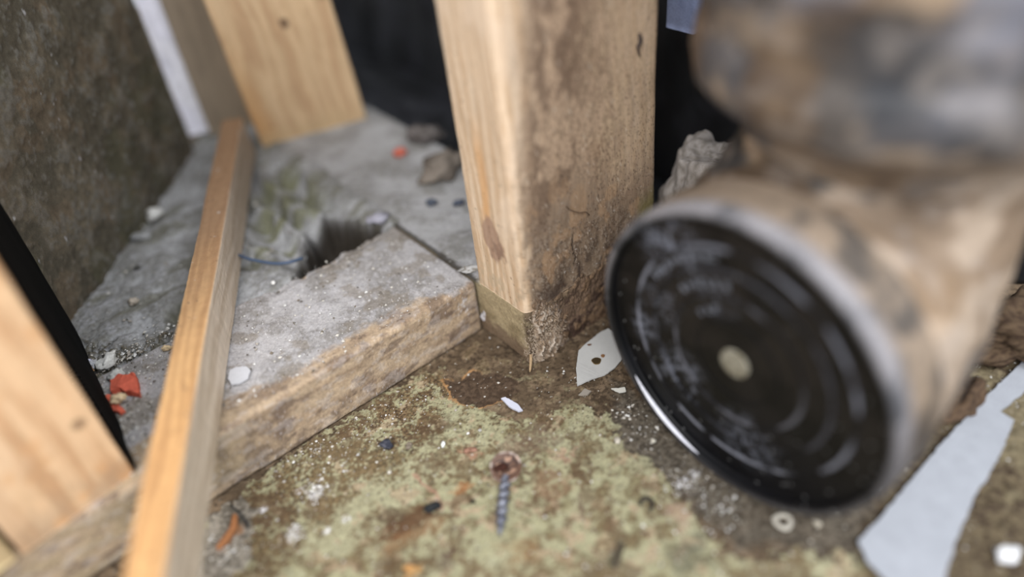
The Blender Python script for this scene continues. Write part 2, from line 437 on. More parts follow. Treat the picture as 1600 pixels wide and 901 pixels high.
    tag(o, 'flaking pale green painted floor with brown screed showing', kind='structure')
build_floor()
# unlit ground that carries on past the detailed floor
def ground(name, x0, x1, y0, y1, z):
    bm = bmesh.new()
    q = [bm.verts.new(v) for v in ((x0, y0, z), (x1, y0, z), (x1, y1, z), (x0, y1, z))]; bm.faces.new(q)
    r = bmesh.ops.extrude_face_region(bm, geom=list(bm.faces)); bmesh.ops.translate(bm, verts=[v for v in r['geom'] if isinstance(v, bmesh.types.BMVert)], vec=(0, 0, -.02))
    return bm_obj(name, bm, plain('bare_screed', (88, 76, 60)))
tag(ground('floor_base', -.8, .9, -.3, 1.2, -.0035), 'bare brown screed running on around the painted patch', kind='structure')

# ---------------- dark left wall board
def build_wall_left():
    p1 = hit((302, 232), H)[:2]; q = hit((103, 507), H)[:2]; p0 = q - (p1 - q) / np.linalg.norm(p1 - q) * .17
    L = np.linalg.norm(p1 - p0); d = (p1 - p0) / L; nrm = np.array([d[1], -d[0]])
    ss = np.linspace(0, L, 420); zs = np.linspace(0.02, .42, 360)
    S, Z = np.meshgrid(ss, zs, indexing='ij')
    n1 = fbm(S * 60, Z * 60, 0, 5, 61); n2 = fbm(S * 250, Z * 250, 0, 4, 62, .6); n3 = fbm(S * 25, Z * 25, 0, 3, 63)
    col = mix(C3((84, 78, 66), S), C3((104, 95, 80), S), sm(-.3, .5, n1))
    col = mix(col, C3((80, 78, 60), S), sm(.0, .5, n3) * .6)
    col = mix(col, C3((108, 92, 74), S), sm(.25, .6, fbm(S * 45 + 9, Z * 45, 0, 3, 64)) * .4)
    col = mix(col, C3((112, 110, 104), S), sm(.15, .5, n2 + .4 * n1) * .6)
    col = mix(col, C3((110, 92, 70), S), sm(.28, .02, S) * sm(.1, .5, n2) * .8)
    col = mix(col, C3((200, 198, 196), S), specks(S, Z, .012, .22, .07, 65) * .8)
    col = mix(col, C3((170, 168, 170), S), specks(S, Z, .03, .3, .05, 66, (1.4, .7)) * .8)
    D = n1 * .0012 + n2 * .0004
    P = np.stack([p0[0] + d[0] * S + nrm[0] * D, p0[1] + d[1] * S + nrm[1] * D, Z], -1)
    o = grid('wall_left', P, col, M_WALL, flip=False)
    m = o.modifiers.new('thickness', 'SOLIDIFY'); m.thickness = .012; m.offset = -1
    tag(o, 'dark stained grimy board wall on the left', kind='structure')
    return p0, p1, d, nrm
WL = build_wall_left()

# ---------------- black membrane wall at the back, loosely folded
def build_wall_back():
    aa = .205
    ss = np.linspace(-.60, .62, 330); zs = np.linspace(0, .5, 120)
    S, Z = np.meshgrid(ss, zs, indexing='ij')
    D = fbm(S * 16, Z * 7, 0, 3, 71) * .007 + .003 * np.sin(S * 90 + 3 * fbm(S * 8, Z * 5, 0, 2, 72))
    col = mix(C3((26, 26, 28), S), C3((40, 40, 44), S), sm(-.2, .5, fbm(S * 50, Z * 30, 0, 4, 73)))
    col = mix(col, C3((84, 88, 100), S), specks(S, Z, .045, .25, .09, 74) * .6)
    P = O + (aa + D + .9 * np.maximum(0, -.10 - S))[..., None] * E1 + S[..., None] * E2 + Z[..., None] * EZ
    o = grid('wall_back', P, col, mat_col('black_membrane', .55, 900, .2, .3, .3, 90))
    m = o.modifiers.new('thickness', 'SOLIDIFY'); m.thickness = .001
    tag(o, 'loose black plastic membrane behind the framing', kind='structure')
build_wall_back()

def build_black_sheet():  # black sheet laid over the ground to keep this gap dark
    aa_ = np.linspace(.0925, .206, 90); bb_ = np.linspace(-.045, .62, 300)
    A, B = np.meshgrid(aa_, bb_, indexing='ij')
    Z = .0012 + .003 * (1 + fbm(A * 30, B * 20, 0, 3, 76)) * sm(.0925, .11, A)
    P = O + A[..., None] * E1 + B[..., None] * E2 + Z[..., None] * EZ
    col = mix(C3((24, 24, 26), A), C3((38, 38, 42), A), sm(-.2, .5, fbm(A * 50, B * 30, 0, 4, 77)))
    o = grid('dark_apron', P, col, mat_col('black_membrane'), flip=False)
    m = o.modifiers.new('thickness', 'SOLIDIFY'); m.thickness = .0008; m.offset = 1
    tag(o, 'black plastic membrane added to darken the gap beyond the rear plate', 'membrane')
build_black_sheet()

# ---------------- grey mortar bed between the plates and the left wall
HOLE = W2([(462, 425), (468, 385), (484, 350), (505, 330), (530, 332), (556, 346), (592, 350), (600, 372), (520, 420)], H)
def build_mortar():
    aa = np.concatenate([np.arange(-.36, .0085, .0009)]); bb = np.arange(.1385, .46, .0009)
    A, B = np.meshgrid(aa, bb, indexing='ij')
    X = O[0] + A * E1[0] + B * E2[0]; Y = O[1] + A * E1[1] + B * E2[1]
    n1 = fbm(X * 40, Y * 40, 0, 4, 81); n2 = fbm(X * 150, Y * 150, 0, 5, 82); n3 = fbm(X * 600, Y * 600, 0, 3, 83, .6)
    wv = fbm(A * 25, B * 90, 0, 4, 84)
    col = mix(C3((166, 166, 167), X), C3((136, 135, 133), X), sm(-.4, .5, n1 + .4 * n2))
    col = mix(col, C3((108, 106, 92), X), sm(.1, .6, wv) * .7)
    col = mix(col, C3((172, 172, 176), X), sm(.25, .6, n2) * .5)
    col = mix(col, C3((96, 92, 80), X), sm(.1, .5, n3 + .4 * n2) * .35)
    hd = sdf_poly(X + n2 * .003, Y + n2 * .003, HOLE)
    olive = W2([(400, 260), (480, 260), (510, 330), (470, 400), (390, 400)], H)
    od = sdf_poly(X, Y, olive)
    col = mix(col, C3((118, 118, 92), X), sm(.01, -.01, od) * sm(-.3, .4, wv + n1 * .3) * .8)
    ol2 = sdf_poly(X + n2 * .003, Y + n2 * .003, W2([(250, 492), (275, 470), (300, 468), (290, 492), (262, 505)], H))
    col = mix(col, C3((92, 90, 70), X), sm(.004, -.003, ol2) * .85)
    rub = sdf_poly(X + n2 * .003, Y + n2 * .003, W2([(100, 525), (150, 530), (200, 540), (262, 512), (275, 520), (150, 590), (110, 560)], H))
    col = mix(col, C3((84, 78, 64), X), sm(.004, -.002, rub) * sm(-.4, .2, n3) * .9)
    Z = H - .0035 + n1 * .0022 + n2 * .0011 + n3 * .0003
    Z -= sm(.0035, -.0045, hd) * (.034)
    Z -= sm(.02, -.01, od) * (.006 + .006 * np.sin(A * 260 + 2 * n1))
    Z -= sm(.003, -.002, ol2) * .004 + sm(.003, -.001, rub) * (.001 - .002 * n3)
    Z -= sm(.1425, .1385, B) * .003
    lap = sm(-.012, -.002, A) * sm(.001, .006, hd); Z = Z * (1 - lap) + (H + .0008 - sm(.002, .0085, A + .003 * n1) * .0022) * lap
    col = mix(col, C3((50, 44, 37), X), sm(.006, .000, hd) * .97)  # shade inside the hole painted into the mortar colour
    # the wedge stops at the left wall
    p0, p1, d, nrm = WL
    s = (X - p0[0]) * nrm[0] + (Y - p0[1]) * nrm[1]
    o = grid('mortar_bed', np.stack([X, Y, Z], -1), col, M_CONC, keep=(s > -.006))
    m = o.modifiers.new('thickness', 'SOLIDIFY'); m.thickness = .004; m.offset = -1
    tag(o, 'rough grey mortar bed between the floor plates and the dark wall', 'mortar')
build_mortar()

# ================================================================ TIMBER
# ---------------- plate along the front (left to centre)
def grain_pattern(l, c, seed, k=900.0, warp=.004):
    w_ = c + fbm(l * 14, c * 60, 0, 3, seed) * warp
    return .6 * fbm(l * 18, w_ * k, 0, 3, seed + 1, .6) + .5 * np.sin(w_ * k * .9 + 3 * fbm(l * 8, c * 30, 0, 2, seed + 2))
BACK_EDGE = [to_ab(p, H)[0] for p in ((385, 430), (400, 412), (430, 418), (470, 405), (500, 388), (530, 372), (565, 362), (595, 352))]
def paint_plate1(u, v, w):
    # u: across (0 front face .. .093 back), v: height 0..H, w: along from far left end (0) to joint (.36)
    a = w - .36
    front = u < .004; top = v > H - .003
    l = a; c = np.where(v > H - .0025, u + H, v)                  # unrolled: front face then top
    n1 = fbm(l * 50, c * 50, 0, 5, 101); n2 = fbm(l * 220, c * 220, 0, 4, 102, .6); n3 = fbm(l * 900, c * 900, 0, 2, 103, .7)
    g = grain_pattern(l * 1.0, c + l * .06, 104, 520)
    wood = mix(C3((176, 154, 124), u), C3((144, 122, 96), u), sm(-.5, .6, g * .7 + .5 * n1))
    wood = mix(wood, C3((122, 104, 86), u), sm(.0, .5, n1 + .5 * n2) * .75)
    wood = mix(wood, C3((182, 158, 126), u), sm(.15, .6, fbm(l * 90 + 4, c * 90, 0, 4, 105)) * .6)
    wood = mix(wood, C3((108, 90, 76), u), sm(.12, .55, fbm(l * 80 + 3, c * 190, 0, 6, 106, .6)) * .65)
    wood = mix(wood, C3((70, 58, 46), u), sm(.008, .0, v) * sm(-.4, .3, n2) * .5 * (u < .02))
    dust = mix(C3((172, 169, 166), u), C3((140, 136, 130), u), sm(-.4, .4, n1 + .5 * n2))
    dust = mix(dust, C3((180, 178, 178), u), sm(.1, .5, n2 + .3 * n3) * .45)
    dust = mix(dust, C3((124, 112, 92), u), sm(.25, .55, fbm(l * 70 + 11, c * 70, 0, 5, 107)) * .5)
    wood = mix(wood, C3((178, 160, 124), u), sm(-.13, -.19, a + .02 * n1) * sm(-.6, .3, g + n1) * .6)
    # dust lies on the top face; its front limit wanders over the arris
    lim = H + .013 + .006 * fbm(l * 30, l * 0, 0, 4, 108) + .006 * sm(-.12, -.16, a) - .009 * sm(-.05, 0., a)
    dm = sm(-.0035, .0035, c - lim + .003 * n2)
    col = mix(wood, dust, dm)
    col = mix(col, C3((214, 212, 210), u), specks(l, c, .004, .35, .1, 109) * .8 * (0.35 + .65 * dm))
    col = mix(col, C3((212, 208, 206), u), specks(l, c, .0017, .3, .2, 110) * .5 * sm(-.1, .3, n1))
    col = mix(col, C3((206, 202, 198), u), sm(.004, .002, np.hypot(l + .012, (c - .026)) - .004) * sm(.0, .3, n2) * .8)
    col = mix(col, C3((190, 182, 174), u), sm(.2, .5, fbm(l * 130 + 5, c * 260, 0, 4, 112)) * .28 * (1 - dm))
    # two nail holes in the front face beside the batten
    dsp = n1 * .0005 + n2 * .00028 + g * .00012 * (1 - dm)
    for aa_, vv_ in ((-.2205, .0245), (-.2187, .0207)):
        q = np.hypot(a - aa_, v - vv_) - .0010 + (u > .01) * 1
        k = sm(.0005, -.0003, q); col = mix(col, C3((28, 24, 20), u), k); dsp = dsp - k * .003
    # ragged broken back edge over the hole
    rag = sm(-.11, -.09, a) * sm(-.0, -.012, a) * (u > .08) * sm(.0, .006, u - .082)
    dsp = dsp - rag * (.0022 + .002 * fbm(l * 160, v * 100, 0, 3, 111))
    col = mix(col, C3((60, 50, 42), u), sm(-.0035, -.0018, a) * .8)
    return desat(col, .12), dsp
def build_plate1():
    org = ab(-.36, .046, 0)
    o = timber('sole_plate', org, E2, EZ, E1, .093, H, .3578, .0011, paint_plate1, M_DUSTWOOD, rad=.0028, wstep=.0006)
    tag(o, 'grey dust-covered timber floor plate with brown front edge, left of the post', 'timber plate')
build_plate1()

def paint_plate2(u, v, w):
    # u across (0 left face .. .089), v height, w along from the corner under the post (0) to the back
    n1 = fbm(w * 50, u * 50 + v * 50, 0, 5, 121); n2 = fbm(w * 220, (u + v) * 220, 0, 4, 122, .6)
    g = grain_pattern(w, v + u * .3, 123, 520)
    wood = mix(C3((170, 153, 122), u), C3((140, 124, 96), u), sm(-.3, .5, n1 + .3 * g))
    wood = mix(wood, C3((178, 162, 130), u), sm(.1, .5, fbm(w * 80, v * 80 + u * 80, 0, 4, 124)) * .6)
    wood = mix(wood, C3((112, 92, 76), u), sm(.016, .010, v + n2 * .003) * .8)         # stained foot
    endg = mix(C3((110, 94, 76), u), C3((70, 56, 46), u), sm(-.3, .4, n2 + .5 * fbm(u * 120, v * 120, 0, 4, 125)))
    endg = mix(endg, C3((50, 40, 34), u), sm(.015, .05, u) * sm(-.4, .2, n2) * .7)
    wood = mix(wood, endg, sm(.004, .0, w + n2 * .002))
    dust = mix(C3((166, 165, 165), u), C3((138, 136, 133), u), sm(-.4, .4, n1 + .4 * n2))
    dust = mix(dust, C3((176, 174, 178), u), sm(.1, .5, n2) * .4)
    dm = sm(H - .003, H - .0005, v) * sm(.04, .052, w)
    col = mix(wood, dust, dm)
    
    col = mix(col, C3((52, 46, 38), u), sm(.0032, .0014, u + .0008 * n2) * sm(.148, .140, w) * sm(.044, .048, w) * sm(H - .004, H - .001, v) * .85)
    col = mix(col, C3((210, 208, 206), u), specks(w, u + v, .004, .3, .1, 126) * .6 * dm)
    return col, n1 * .0006 + n2 * .0003
o = timber('sole_plate', ab(0, 0, 0), E1, EZ, E2, .089, H, .45, .0011, paint_plate2, M_DUSTWOOD, rad=.002, wstep=.0009)
tag(o, 'floor plate running back under the upright post, joined to the front plate', 'timber plate')

# ---------------- the upright post
PW, PD, PZ0 = .111, .046, H - .0005
def paint_post(u, v, w):
    # u along right face (0 = front corner), v: 0 right-hand face .. .046 (left face seen at u=0), w height above plate
    z = w + PZ0
    left = (u < .0042) & (v > .0005)
    s = np.where(u < .0062, np.where(v > .0062, -v, u - v), u)
    n1 = fbm(s * 55, z * 30, 0, 5, 131); n2 = fbm(s * 260, z * 160, 0, 4, 132, .6); n3 = fbm(s * 900, z * 700, 0, 2, 133, .7)
    g = grain_pattern(z, s + .05 * z, 134, 900, .003)
    fine = fbm(s * 1500, z * 60, 0, 3, 135, .6)
    # clean sawn pine
    wood = mix(C3((232, 206, 172), s), C3((208, 176, 138), s), sm(-.5, .6, g + .3 * fine))
    wood = mix(wood, C3((238, 214, 184), s), sm(.0, .6, n1) * .5)
    wood = mix(wood, C3((226, 172, 110), s), sm(.0060, .001, np.abs(s + .0265 - .02 * (z - .11) + .002 * n1)) * sm(.086, .10, z) * sm(.165, .125, z) * .8)   # orange resin streak
    # reddish scar near the foot of the left face
    d = np.hypot((s + .0225) / .0095, (z - .082 + .35 * (s + .0225)) / .0125) + .35 * n1 + .2 * n2
    wood = mix(wood, mix(C3((172, 138, 114), s), C3((140, 108, 90), s), sm(-.2, .4, n2)), sm(1.1, .8, d) * .85)
    wood = mix(wood, C3((196, 176, 144), s), sm(.066, .05, z + .006 * n1) * sm(-.3, .3, n2 + .3 * n1) * .6)
    # knots / dots
    wood = mix(wood, C3((130, 88, 62), s), specks(s, z, .012, .3, .06, 136, (1, .8)) * .7)
    # dirty face
    dirty = mix(C3((190, 162, 132), s), C3((154, 128, 102), s), sm(-.4, .5, n1 * .7 + .4 * n2 + .3 * fine))
    dirty = mix(dirty, C3((212, 184, 150), s), sm(.2, .6, n2 + .4 * fine) * .55)
    dirty = mix(dirty, C3((98, 80, 62), s), sm(.1, .5, n3 + .4 * n2) * .5)
    dm = sm(-.006, .016, s - .11 * np.maximum(z - .085, 0) + .006 * n1 + .004 * n2)
    dm = np.clip(dm * (1 - .45 * sm(.060, .095, s) * sm(.07, .11, z)), 0, 1)
    # stain down the middle of the right face
    col = mix(wood, dirty, dm)
    stain = sm(.026, .008, np.abs(s - .024 - .13 * (z - .10)) + .007 * n1 + .003 * n2) * sm(.05, .10, z)
    col = mix(col, C3((122, 100, 80), s), stain * sm(-.7, .2, n1 + .5 * n2) * .85)
    col = mix(col, C3((204, 176, 140), s), sm(.050, .080, s + .008 * n1) * sm(.075, .12, z + .012 * n1) * sm(-.5, .3, fine + n2) * .6)
    col = mix(col, C3((88, 68, 52), s), specks(s, z, .0019, .55, .24, 147, (1.4, .7)) * .6 * sm(.02, .05, s) * sm(-.5, .2, n1))
    # damp grey-brown foot
    foot = sm(.125, .060, z + .02 * n1 + .010 * n2 + .12 * np.maximum(s - .06, 0)) * sm(-.006, .014, s + .006 * n1 + .003 * n2)
    fcol = mix(C3((134, 114, 92), s), C3((90, 74, 60), s), sm(-.3, .4, n2 + .4 * n1))
    fcol = mix(fcol, C3((172, 156, 136), s), sm(.15, .5, n3 + .5 * n2) * .6)
    fcol = mix(fcol, C3((58, 44, 38), s), sm(.060, .046, z + .006 * n1) * sm(-.3, .3, n1 + .4 * n2 + .3) * .9 * sm(.0, .025, s))
    col = mix(col, fcol, foot * .92)
    # specks of dirt over everything
    col = mix(col, C3((86, 62, 46), s), specks(s, z, .0026, .5, .2, 137, (1.3, .8)) * (.15 + .65 * dm) * sm(-.4, .3, n1 + .3))
    col = mix(col, C3((78, 58, 44), s), specks(s, z, .006, .3, .1, 138) * .6)
    col = mix(col, C3((226, 220, 210), s), specks(s, z, .007, .25, .08, 139) * .6 * foot)
    # mossy corner at bottom right
    col = mix(col, C3((128, 120, 66), s), sm(.090, .100, s + .003 * n1) * sm(.085, .06, z + .006 * n1) * .8)
    # pale and dark scratches
    sx, sz = s * .8 + z * .35, z * .8 - s * .35
    col = mix(col, C3((222, 206, 184), s), specks(sx, sz, .008, .4, .16, 144, (3.2, .7)) * .55 * dm * sm(-.2, .3, n2))
    col = mix(col, C3((70, 56, 46), s), specks(sx + .3, sz, .007, .3, .14, 145, (3.4, .7)) * .6 * dm)
    col = mix(col, C3((206, 164, 118), s), sm(.2, .5, fbm(s * 90 + 7, z * 60, 0, 5, 146)) * dm * .3 * sm(.15, .08, z))
    # cracks
    ck = sm(.0005, .0002, np.abs(s - .040 - .0015 * fbm(z * 200, s * 0, 0, 3, 140))) * sm(.052, .056, z) * sm(.078, .074, z)
    col = mix(col, C3((42, 34, 28), s), ck * .9)
    dsp = g * .00008 + n1 * .00035 + n2 * .00008 * (1 + 2 * foot) + n3 * .00005 - ck * .0008
    dsp = dsp + foot * .0004
    return desat(col, .08), dsp
def build_post():
    root = empty('timber_post', ab(0, 0, H), 'pale upright timber post with dirt-speckled right face, standing on the plate joint', 'timber post')
    o = timber('post_body', ab(0, 0, PZ0), E1, E2, EZ, PW, PD, .36, .0007, paint_post, M_WOOD, parent=root, rad=.0045, wstep=.0008)
    # rotten, crumbling fibre mass on the front corner of the foot
    rr = np.random.RandomState(5)
    nu, nz = 300, 130
    U, Z = np.meshgrid(np.linspace(.0004, .0885, nu), np.linspace(-.002, .056, nz), indexing='ij')
    n1 = fbm(U * 150, Z * 150, 0, 4, 151); n2 = fbm(U * 500, Z * 350, 0, 4, 152, .65); n4 = fbm(U * 55, Z * 55, 0, 4, 153)
    edge = sm(.0004, .006, U) * sm(.056, .040, Z + .006 * n1 + .006 * n4)
    env = sm(.0004, .006, U) * sm(.032, .014, U + .004 * n1) * sm(.050, .020, Z + .006 * n1 + .3 * np.maximum(U - .012, 0))
    th = edge * (.0048 + .0007 * n1 + .0006 * n2) + env * (.0014 + .0016 * n1 + .0007 * n2 + .0005 * fbm(U * 1200, Z * 900, 0, 2, 154)) - .0042
    dark = mix(C3((112, 92, 76), U), C3((68, 52, 44), U), sm(-.3, .4, n4 + .5 * n2))
    dark = mix(dark, C3((134, 108, 82), U), sm(.1, .5, n1) * .5)
    fib = mix(C3((170, 148, 124), U), C3((112, 92, 76), U), sm(-.3, .4, n2))
    fib = mix(fib, C3((208, 194, 178), U), sm(.15, .5, n2 + .3 * n1) * .8)
    fib = mix(fib, C3((62, 48, 40), U), sm(.0, -.35, n2) * .6)
    col = mix(dark, fib, np.clip(env * 1.3, 0, 1))
    col = mix(col, mix(C3((150, 128, 104), U), C3((104, 86, 70), U), sm(-.3, .4, n2 + .4 * n1)), sm(.034, .048, Z + .012 * n4 + .004 * n2))
    col = mix(col, C3((152, 132, 96), U), sm(.004, -.002, U + .002 * n1) * .8)
    P = O + U[..., None] * E1 - th[..., None] * E2 + np.maximum(Z, -.0005)[..., None] * EZ
    q = grid('rotten_foot', P, col, M_DUSTWOOD, parent=root, flip=True)
    tag(q, 'crumbling pale rotten fibres at the post corner')
    # wood fibres
    bm = bmesh.new()
    for i in range(1500):
        u = rr.normal(.009, .008); z = abs(rr.normal(.010, .012)) + .0008
        if u > .030 or z > .044 or u < -.006: continue
        L = rr.uniform(.0008, .0034); d = np.array([rr.normal(0, .5), -.35 - .4 * rr.rand(), rr.normal(.3, .9)]); d /= np.linalg.norm(d)
        dv = d[0] * E1 + d[1] * E2 + d[2] * EZ
        p = (O + u * E1 - (.0004 + .0014 * rr.rand()) * E2 + z * EZ) if u > 0 else (O - .0004 * E1 - u * E2 + z * EZ); q1 = p + dv * L; q1[2] = max(q1[2], .0006)
        s_ = np.cross(dv, [0, 0, 1]); s_ = s_ / (np.linalg.norm(s_) + 1e-9) * .00013; t_ = np.cross(dv, s_)
        v = [bm.verts.new(p + s_), bm.verts.new(p - .5 * s_ + t_), bm.verts.new(p - .5 * s_ - t_), bm.verts.new(q1)]
        for a, b, c in ((0, 1, 3), (1, 2, 3), (2, 0, 3), (0, 2, 1)): bm.faces.new((v[a], v[b], v[c]))
    f = bm_obj('wood_fibres', bm, plain('pale_fibre', (190, 172, 152), fine=2000.0), root); f['kind'] = 'stuff'
    # hanging splinter at the very corner
    base = hit((829, 545), .010); tip = hit((828, 581), 0.0008)
    tube('splinter', smooth_path([base + [0, 0, .004], base, (base + tip) / 2 + [.0004, 0, 0], tip], 12), np.array([.0007, .001, .0011, .0011, .0012, .0011, .001, .001, .0009, .0008, .0006, .0003]), plain('splinter_wood', (170, 144, 112)), parent=root, seg=7)
    return root
build_post()

# fibre/hair stuck on the post face and the little dark husk near its top
def post_pt(px, off=.0006):
    """point on the post's right-hand face seen at pixel px"""
    r = RW @ np.array([(px[0] - 800) / F_PX, -(px[1] - 450.5) / F_PX, -1.0])
    t = ((O - E2 * off) - CAM).dot(E2) / r.dot(E2)
    return CAM + r * t
t_ = tube('wood_shaving', smooth_path([post_pt(p, o_) for p, o_ in (((884, 322), .0006), ((892, 328), .0012), ((905, 332), .002), ((915, 331), .002), ((921, 336), .0012))], 24), .00028, plain('shaving', (96, 78, 62)), seg=6)
tag(t_, 'thin curled dark shaving stuck on the right face of the post', 'shaving')
t_ = tube('bark_sliver', smooth_path([post_pt(p, o_) for p, o_ in (((999, 52), .0008), ((1001, 64), .0012), ((997, 74), .0014), ((1000, 88), .0008))], 16), np.array([.0005, .0007, .0009, .001, .0012, .0012, .0011, .001, .0009, .0009, .0008, .0007, .0006, .0005, .0004, .0003]), plain('bark', (70, 60, 56)), seg=7)
tag(t_, 'small dark grey sliver stuck high on the right edge of the post', 'sliver')

# ---------------- generic sawn pine for the other uprights
def pine(seed, c0, c1, c2, kn=.3, stain=None):
    def f(u, v, w):
        s = u + v * 1.3
        n1 = fbm(s * 40, w * 18, 0, 4, seed); n2 = fbm(s * 240, w * 120, 0, 3, seed + 1)
        g = grain_pattern(w, s, seed + 2, 500)
        col = mix(C3(c0, s), C3(c1, s), sm(-.5, .6, g + .4 * n1))
        col = mix(col, C3(c2, s), sm(.1, .6, n1) * .6)
        col = mix(col, C3([x * .6 for x in c1], s), specks(s, w, .03, kn, .11, seed + 3) * .7)
        if stain: col = stain(col, u, v, w, n1, n2)
        return desat(col, .16), n1 * .0003 + n2 * .0001
    return f
# back stud standing on the far end of the rear plate (its face spans the plate)
def st_back(col, u, v, w, n1, n2):
    col = mix(col, C3((200, 146, 76), u), sm(.022, .004, u + .006 * n1) * sm(.12, .0, w) * .8)
    col = mix(col, C3((190, 160, 112), u), sm(.02, .0, w + .006 * n1) * .7)
    return mix(col, C3((110, 82, 56), u), sm(.0045, .003, np.hypot(u - .050, w - .094)) * .9)
BS0 = hit((410, 229), H); BS1 = hit((573, 185), H); BD = (BS1 - BS0) / np.linalg.norm(BS1 - BS0); BN = np.array([-BD[1], BD[0], 0])
o = timber('wall_stud', BS0 + [0, 0, -.0003], BD, BN, EZ - .055 * BD, np.linalg.norm(BS1 - BS0), .038, .36, .0016, pine(201, (210, 176, 128), (190, 152, 106), (216, 182, 132), .2, st_back), M_WOOD, rad=.0022)
tag(o, 'orange-tinted upright stud standing at the back on the rear plate', 'wall stud')
# near left stud (front face flush with the plate, strongly out of focus)
NS1 = hit((211, 738), H); ND = -(hit((211, 738), H) - hit((36, 866), H)); ND /= np.linalg.norm(ND)
wn = np.linalg.norm(hit((211, 738), H) - hit((36, 866), H))
NB = np.array([ND[1], -ND[0], 0])
if NB[1] < 0: NB = -NB
def st_near(col, u, v, w, n1, n2):
    col = mix(col, C3((160, 134, 104), u), sm(.035, .0, w + .01 * n1) * sm(-.4, .3, n1 + n2 * .3) * .6)
    return mix(col, C3((214, 160, 100), u), sm(.2, .6, fbm(u * 60, w * 50, 0, 3, 215)) * .6)
o = timber('wall_stud', NS1 + [0, 0, -.0003] + ND * wn, -ND, NB, EZ, wn, .10, .34, .0014, pine(211, (224, 184, 134), (200, 154, 104), (228, 192, 146), .25, st_near), M_WOOD, rad=.0015)
tag(o, 'light upright stud nearest the lens at the left edge, on the dusty plate', 'wall stud')
NS1e = NS1 + NB * .0005
# a black strip that stands in for deep shade on its right-hand side
def build_shade_strip():
    far = hit((107, 507), H); dv = far - NS1; Lm = np.linalg.norm(dv); dv /= Lm
    bb = np.linspace(0, Lm, 60); zz = np.linspace(0, .33, 60)
    B, Z = np.meshgrid(bb, zz, indexing='ij')
    D = .0006 + .0009 * (1 + fbm(B * 30, Z * 20, 0, 3, 221)) * sm(0, .02, B)
    e = np.array([dv[1], -dv[0], 0])
    P = (NS1 + dv * .001) + B[..., None] * dv + D[..., None] * e + (Z + .0005)[..., None] * EZ
    o = grid('shade_strip', P, C3((7, 7, 7), B), mat_col('matt_black_shade', .95, 900, .2, .3, .08, 90), flip=True)
    m = o.modifiers.new('thickness', 'SOLIDIFY'); m.thickness = .0008
    tag(o, 'black upright strip standing in for deep shade between the near left stud and the dark wall', 'membrane')  # not a real membrane: the strip stands in for shade
build_shade_strip()
# third upright: only its corner shows at the far left of the frame
q0 = hit((28, 872), H)
o = timber('wall_stud', q0 + ND * .045, -ND, NB, EZ, .045, .06, .30, .003, pine(231, (206, 184, 130), (186, 160, 112), (214, 194, 146)), M_WOOD, rad=.0015)
tag(o, 'yellowish upright at the extreme lower left corner, left of the near stud', 'wall stud')

# upright white strip and tan lath in the back left corner
def upright(name, px, wx, dy, rgb, zt, mat, label, cat, seed, off=0.0):
    p = hit(px, H)
    d = BD
    return timber(name, p + [0, 0, -.0003] - d * 0 + BN * off, d, BN, EZ, wx, dy, zt, .003, pine(seed, rgb, [x * .92 for x in rgb], [min(255, x * 1.05) for x in rgb], 0), mat, rad=.0012), label, cat
o, l_, c_ = upright('tan_lath', (330, 214), .046, .016, (150, 134, 110), .36, M_WOOD, 'weathered tan lath standing between the white strip and the back stud', 'lath', 241, .004)
tag(o, l_, c_)
o, l_, c_ = upright('white_strip', (296, 212), .0185, .012, (240, 240, 250), .36, M_PIPE, 'upright white plastic strip in the back left corner against the dark wall', 'trim strip', 251, .0)
tag(o, l_, c_)

# ---------------- long batten lying over the plate towards the lens
def paint_batten(u, v, w):
    # u: 0 right face .. su left, v: height; w along from far end
    n1 = fbm(w * 20, (u + v) * 60, 0, 4, 261); n2 = fbm(w * 260, (u + v) * 300, 0, 4, 262, .6)
    g = grain_pattern(w, u * 1.4 + v, 263, 700)
    top = sm(.0, .0015, v - BH + .0012) 
    orange = mix(C3((204, 156, 98), u), C3((178, 132, 82), u), sm(-.4, .5, g + .4 * n1))
    orange = mix(orange, C3((128, 98, 74), u), sm(.34, .12, w + .03 * n1) * .85)
    orange = mix(orange, C3((84, 60, 46), u), specks(w, u, .006, .3, .09, 264, (.6, 1)) * .8)
    side = mix(C3((222, 206, 186), u), C3((196, 178, 156), u), sm(-.4, .5, g + .3 * n1))
    side = mix(side, C3((140, 118, 100), u), sm(.30, .10, w + .03 * n1) * .5)
    side = mix(side, C3((206, 192, 172), u), sm(.2, .5, n2) * .35)
    col = mix(side, orange, top)
    pale = sm(.06, .0, w) * 0
    col = mix(col, C3((206, 202, 198), u), specks(w, u + v, .012, .4, .08, 265) * .7 * sm(.30, .05, w))
    return col, n1 * .0004 + n2 * .00012
BH = .0335; BW = .0165
BR = hit((401, 234), H); BRn = hit((314, 905), H); bd = (BRn - BR) / np.linalg.norm(BRn - BR)
bl = np.array([bd[1], -bd[0], 0]); bl = bl if bl[0] < 0 else -bl
o = timber('batten', BR + bd * .010 + [0, 0, .0008], bl, EZ, bd, BW, BH, .50, .0009, paint_batten, M_WOOD, rad=.0012, wstep=.0009)
tag(o, 'long narrow batten with orange top edge lying across the plate towards the lens', 'batten')

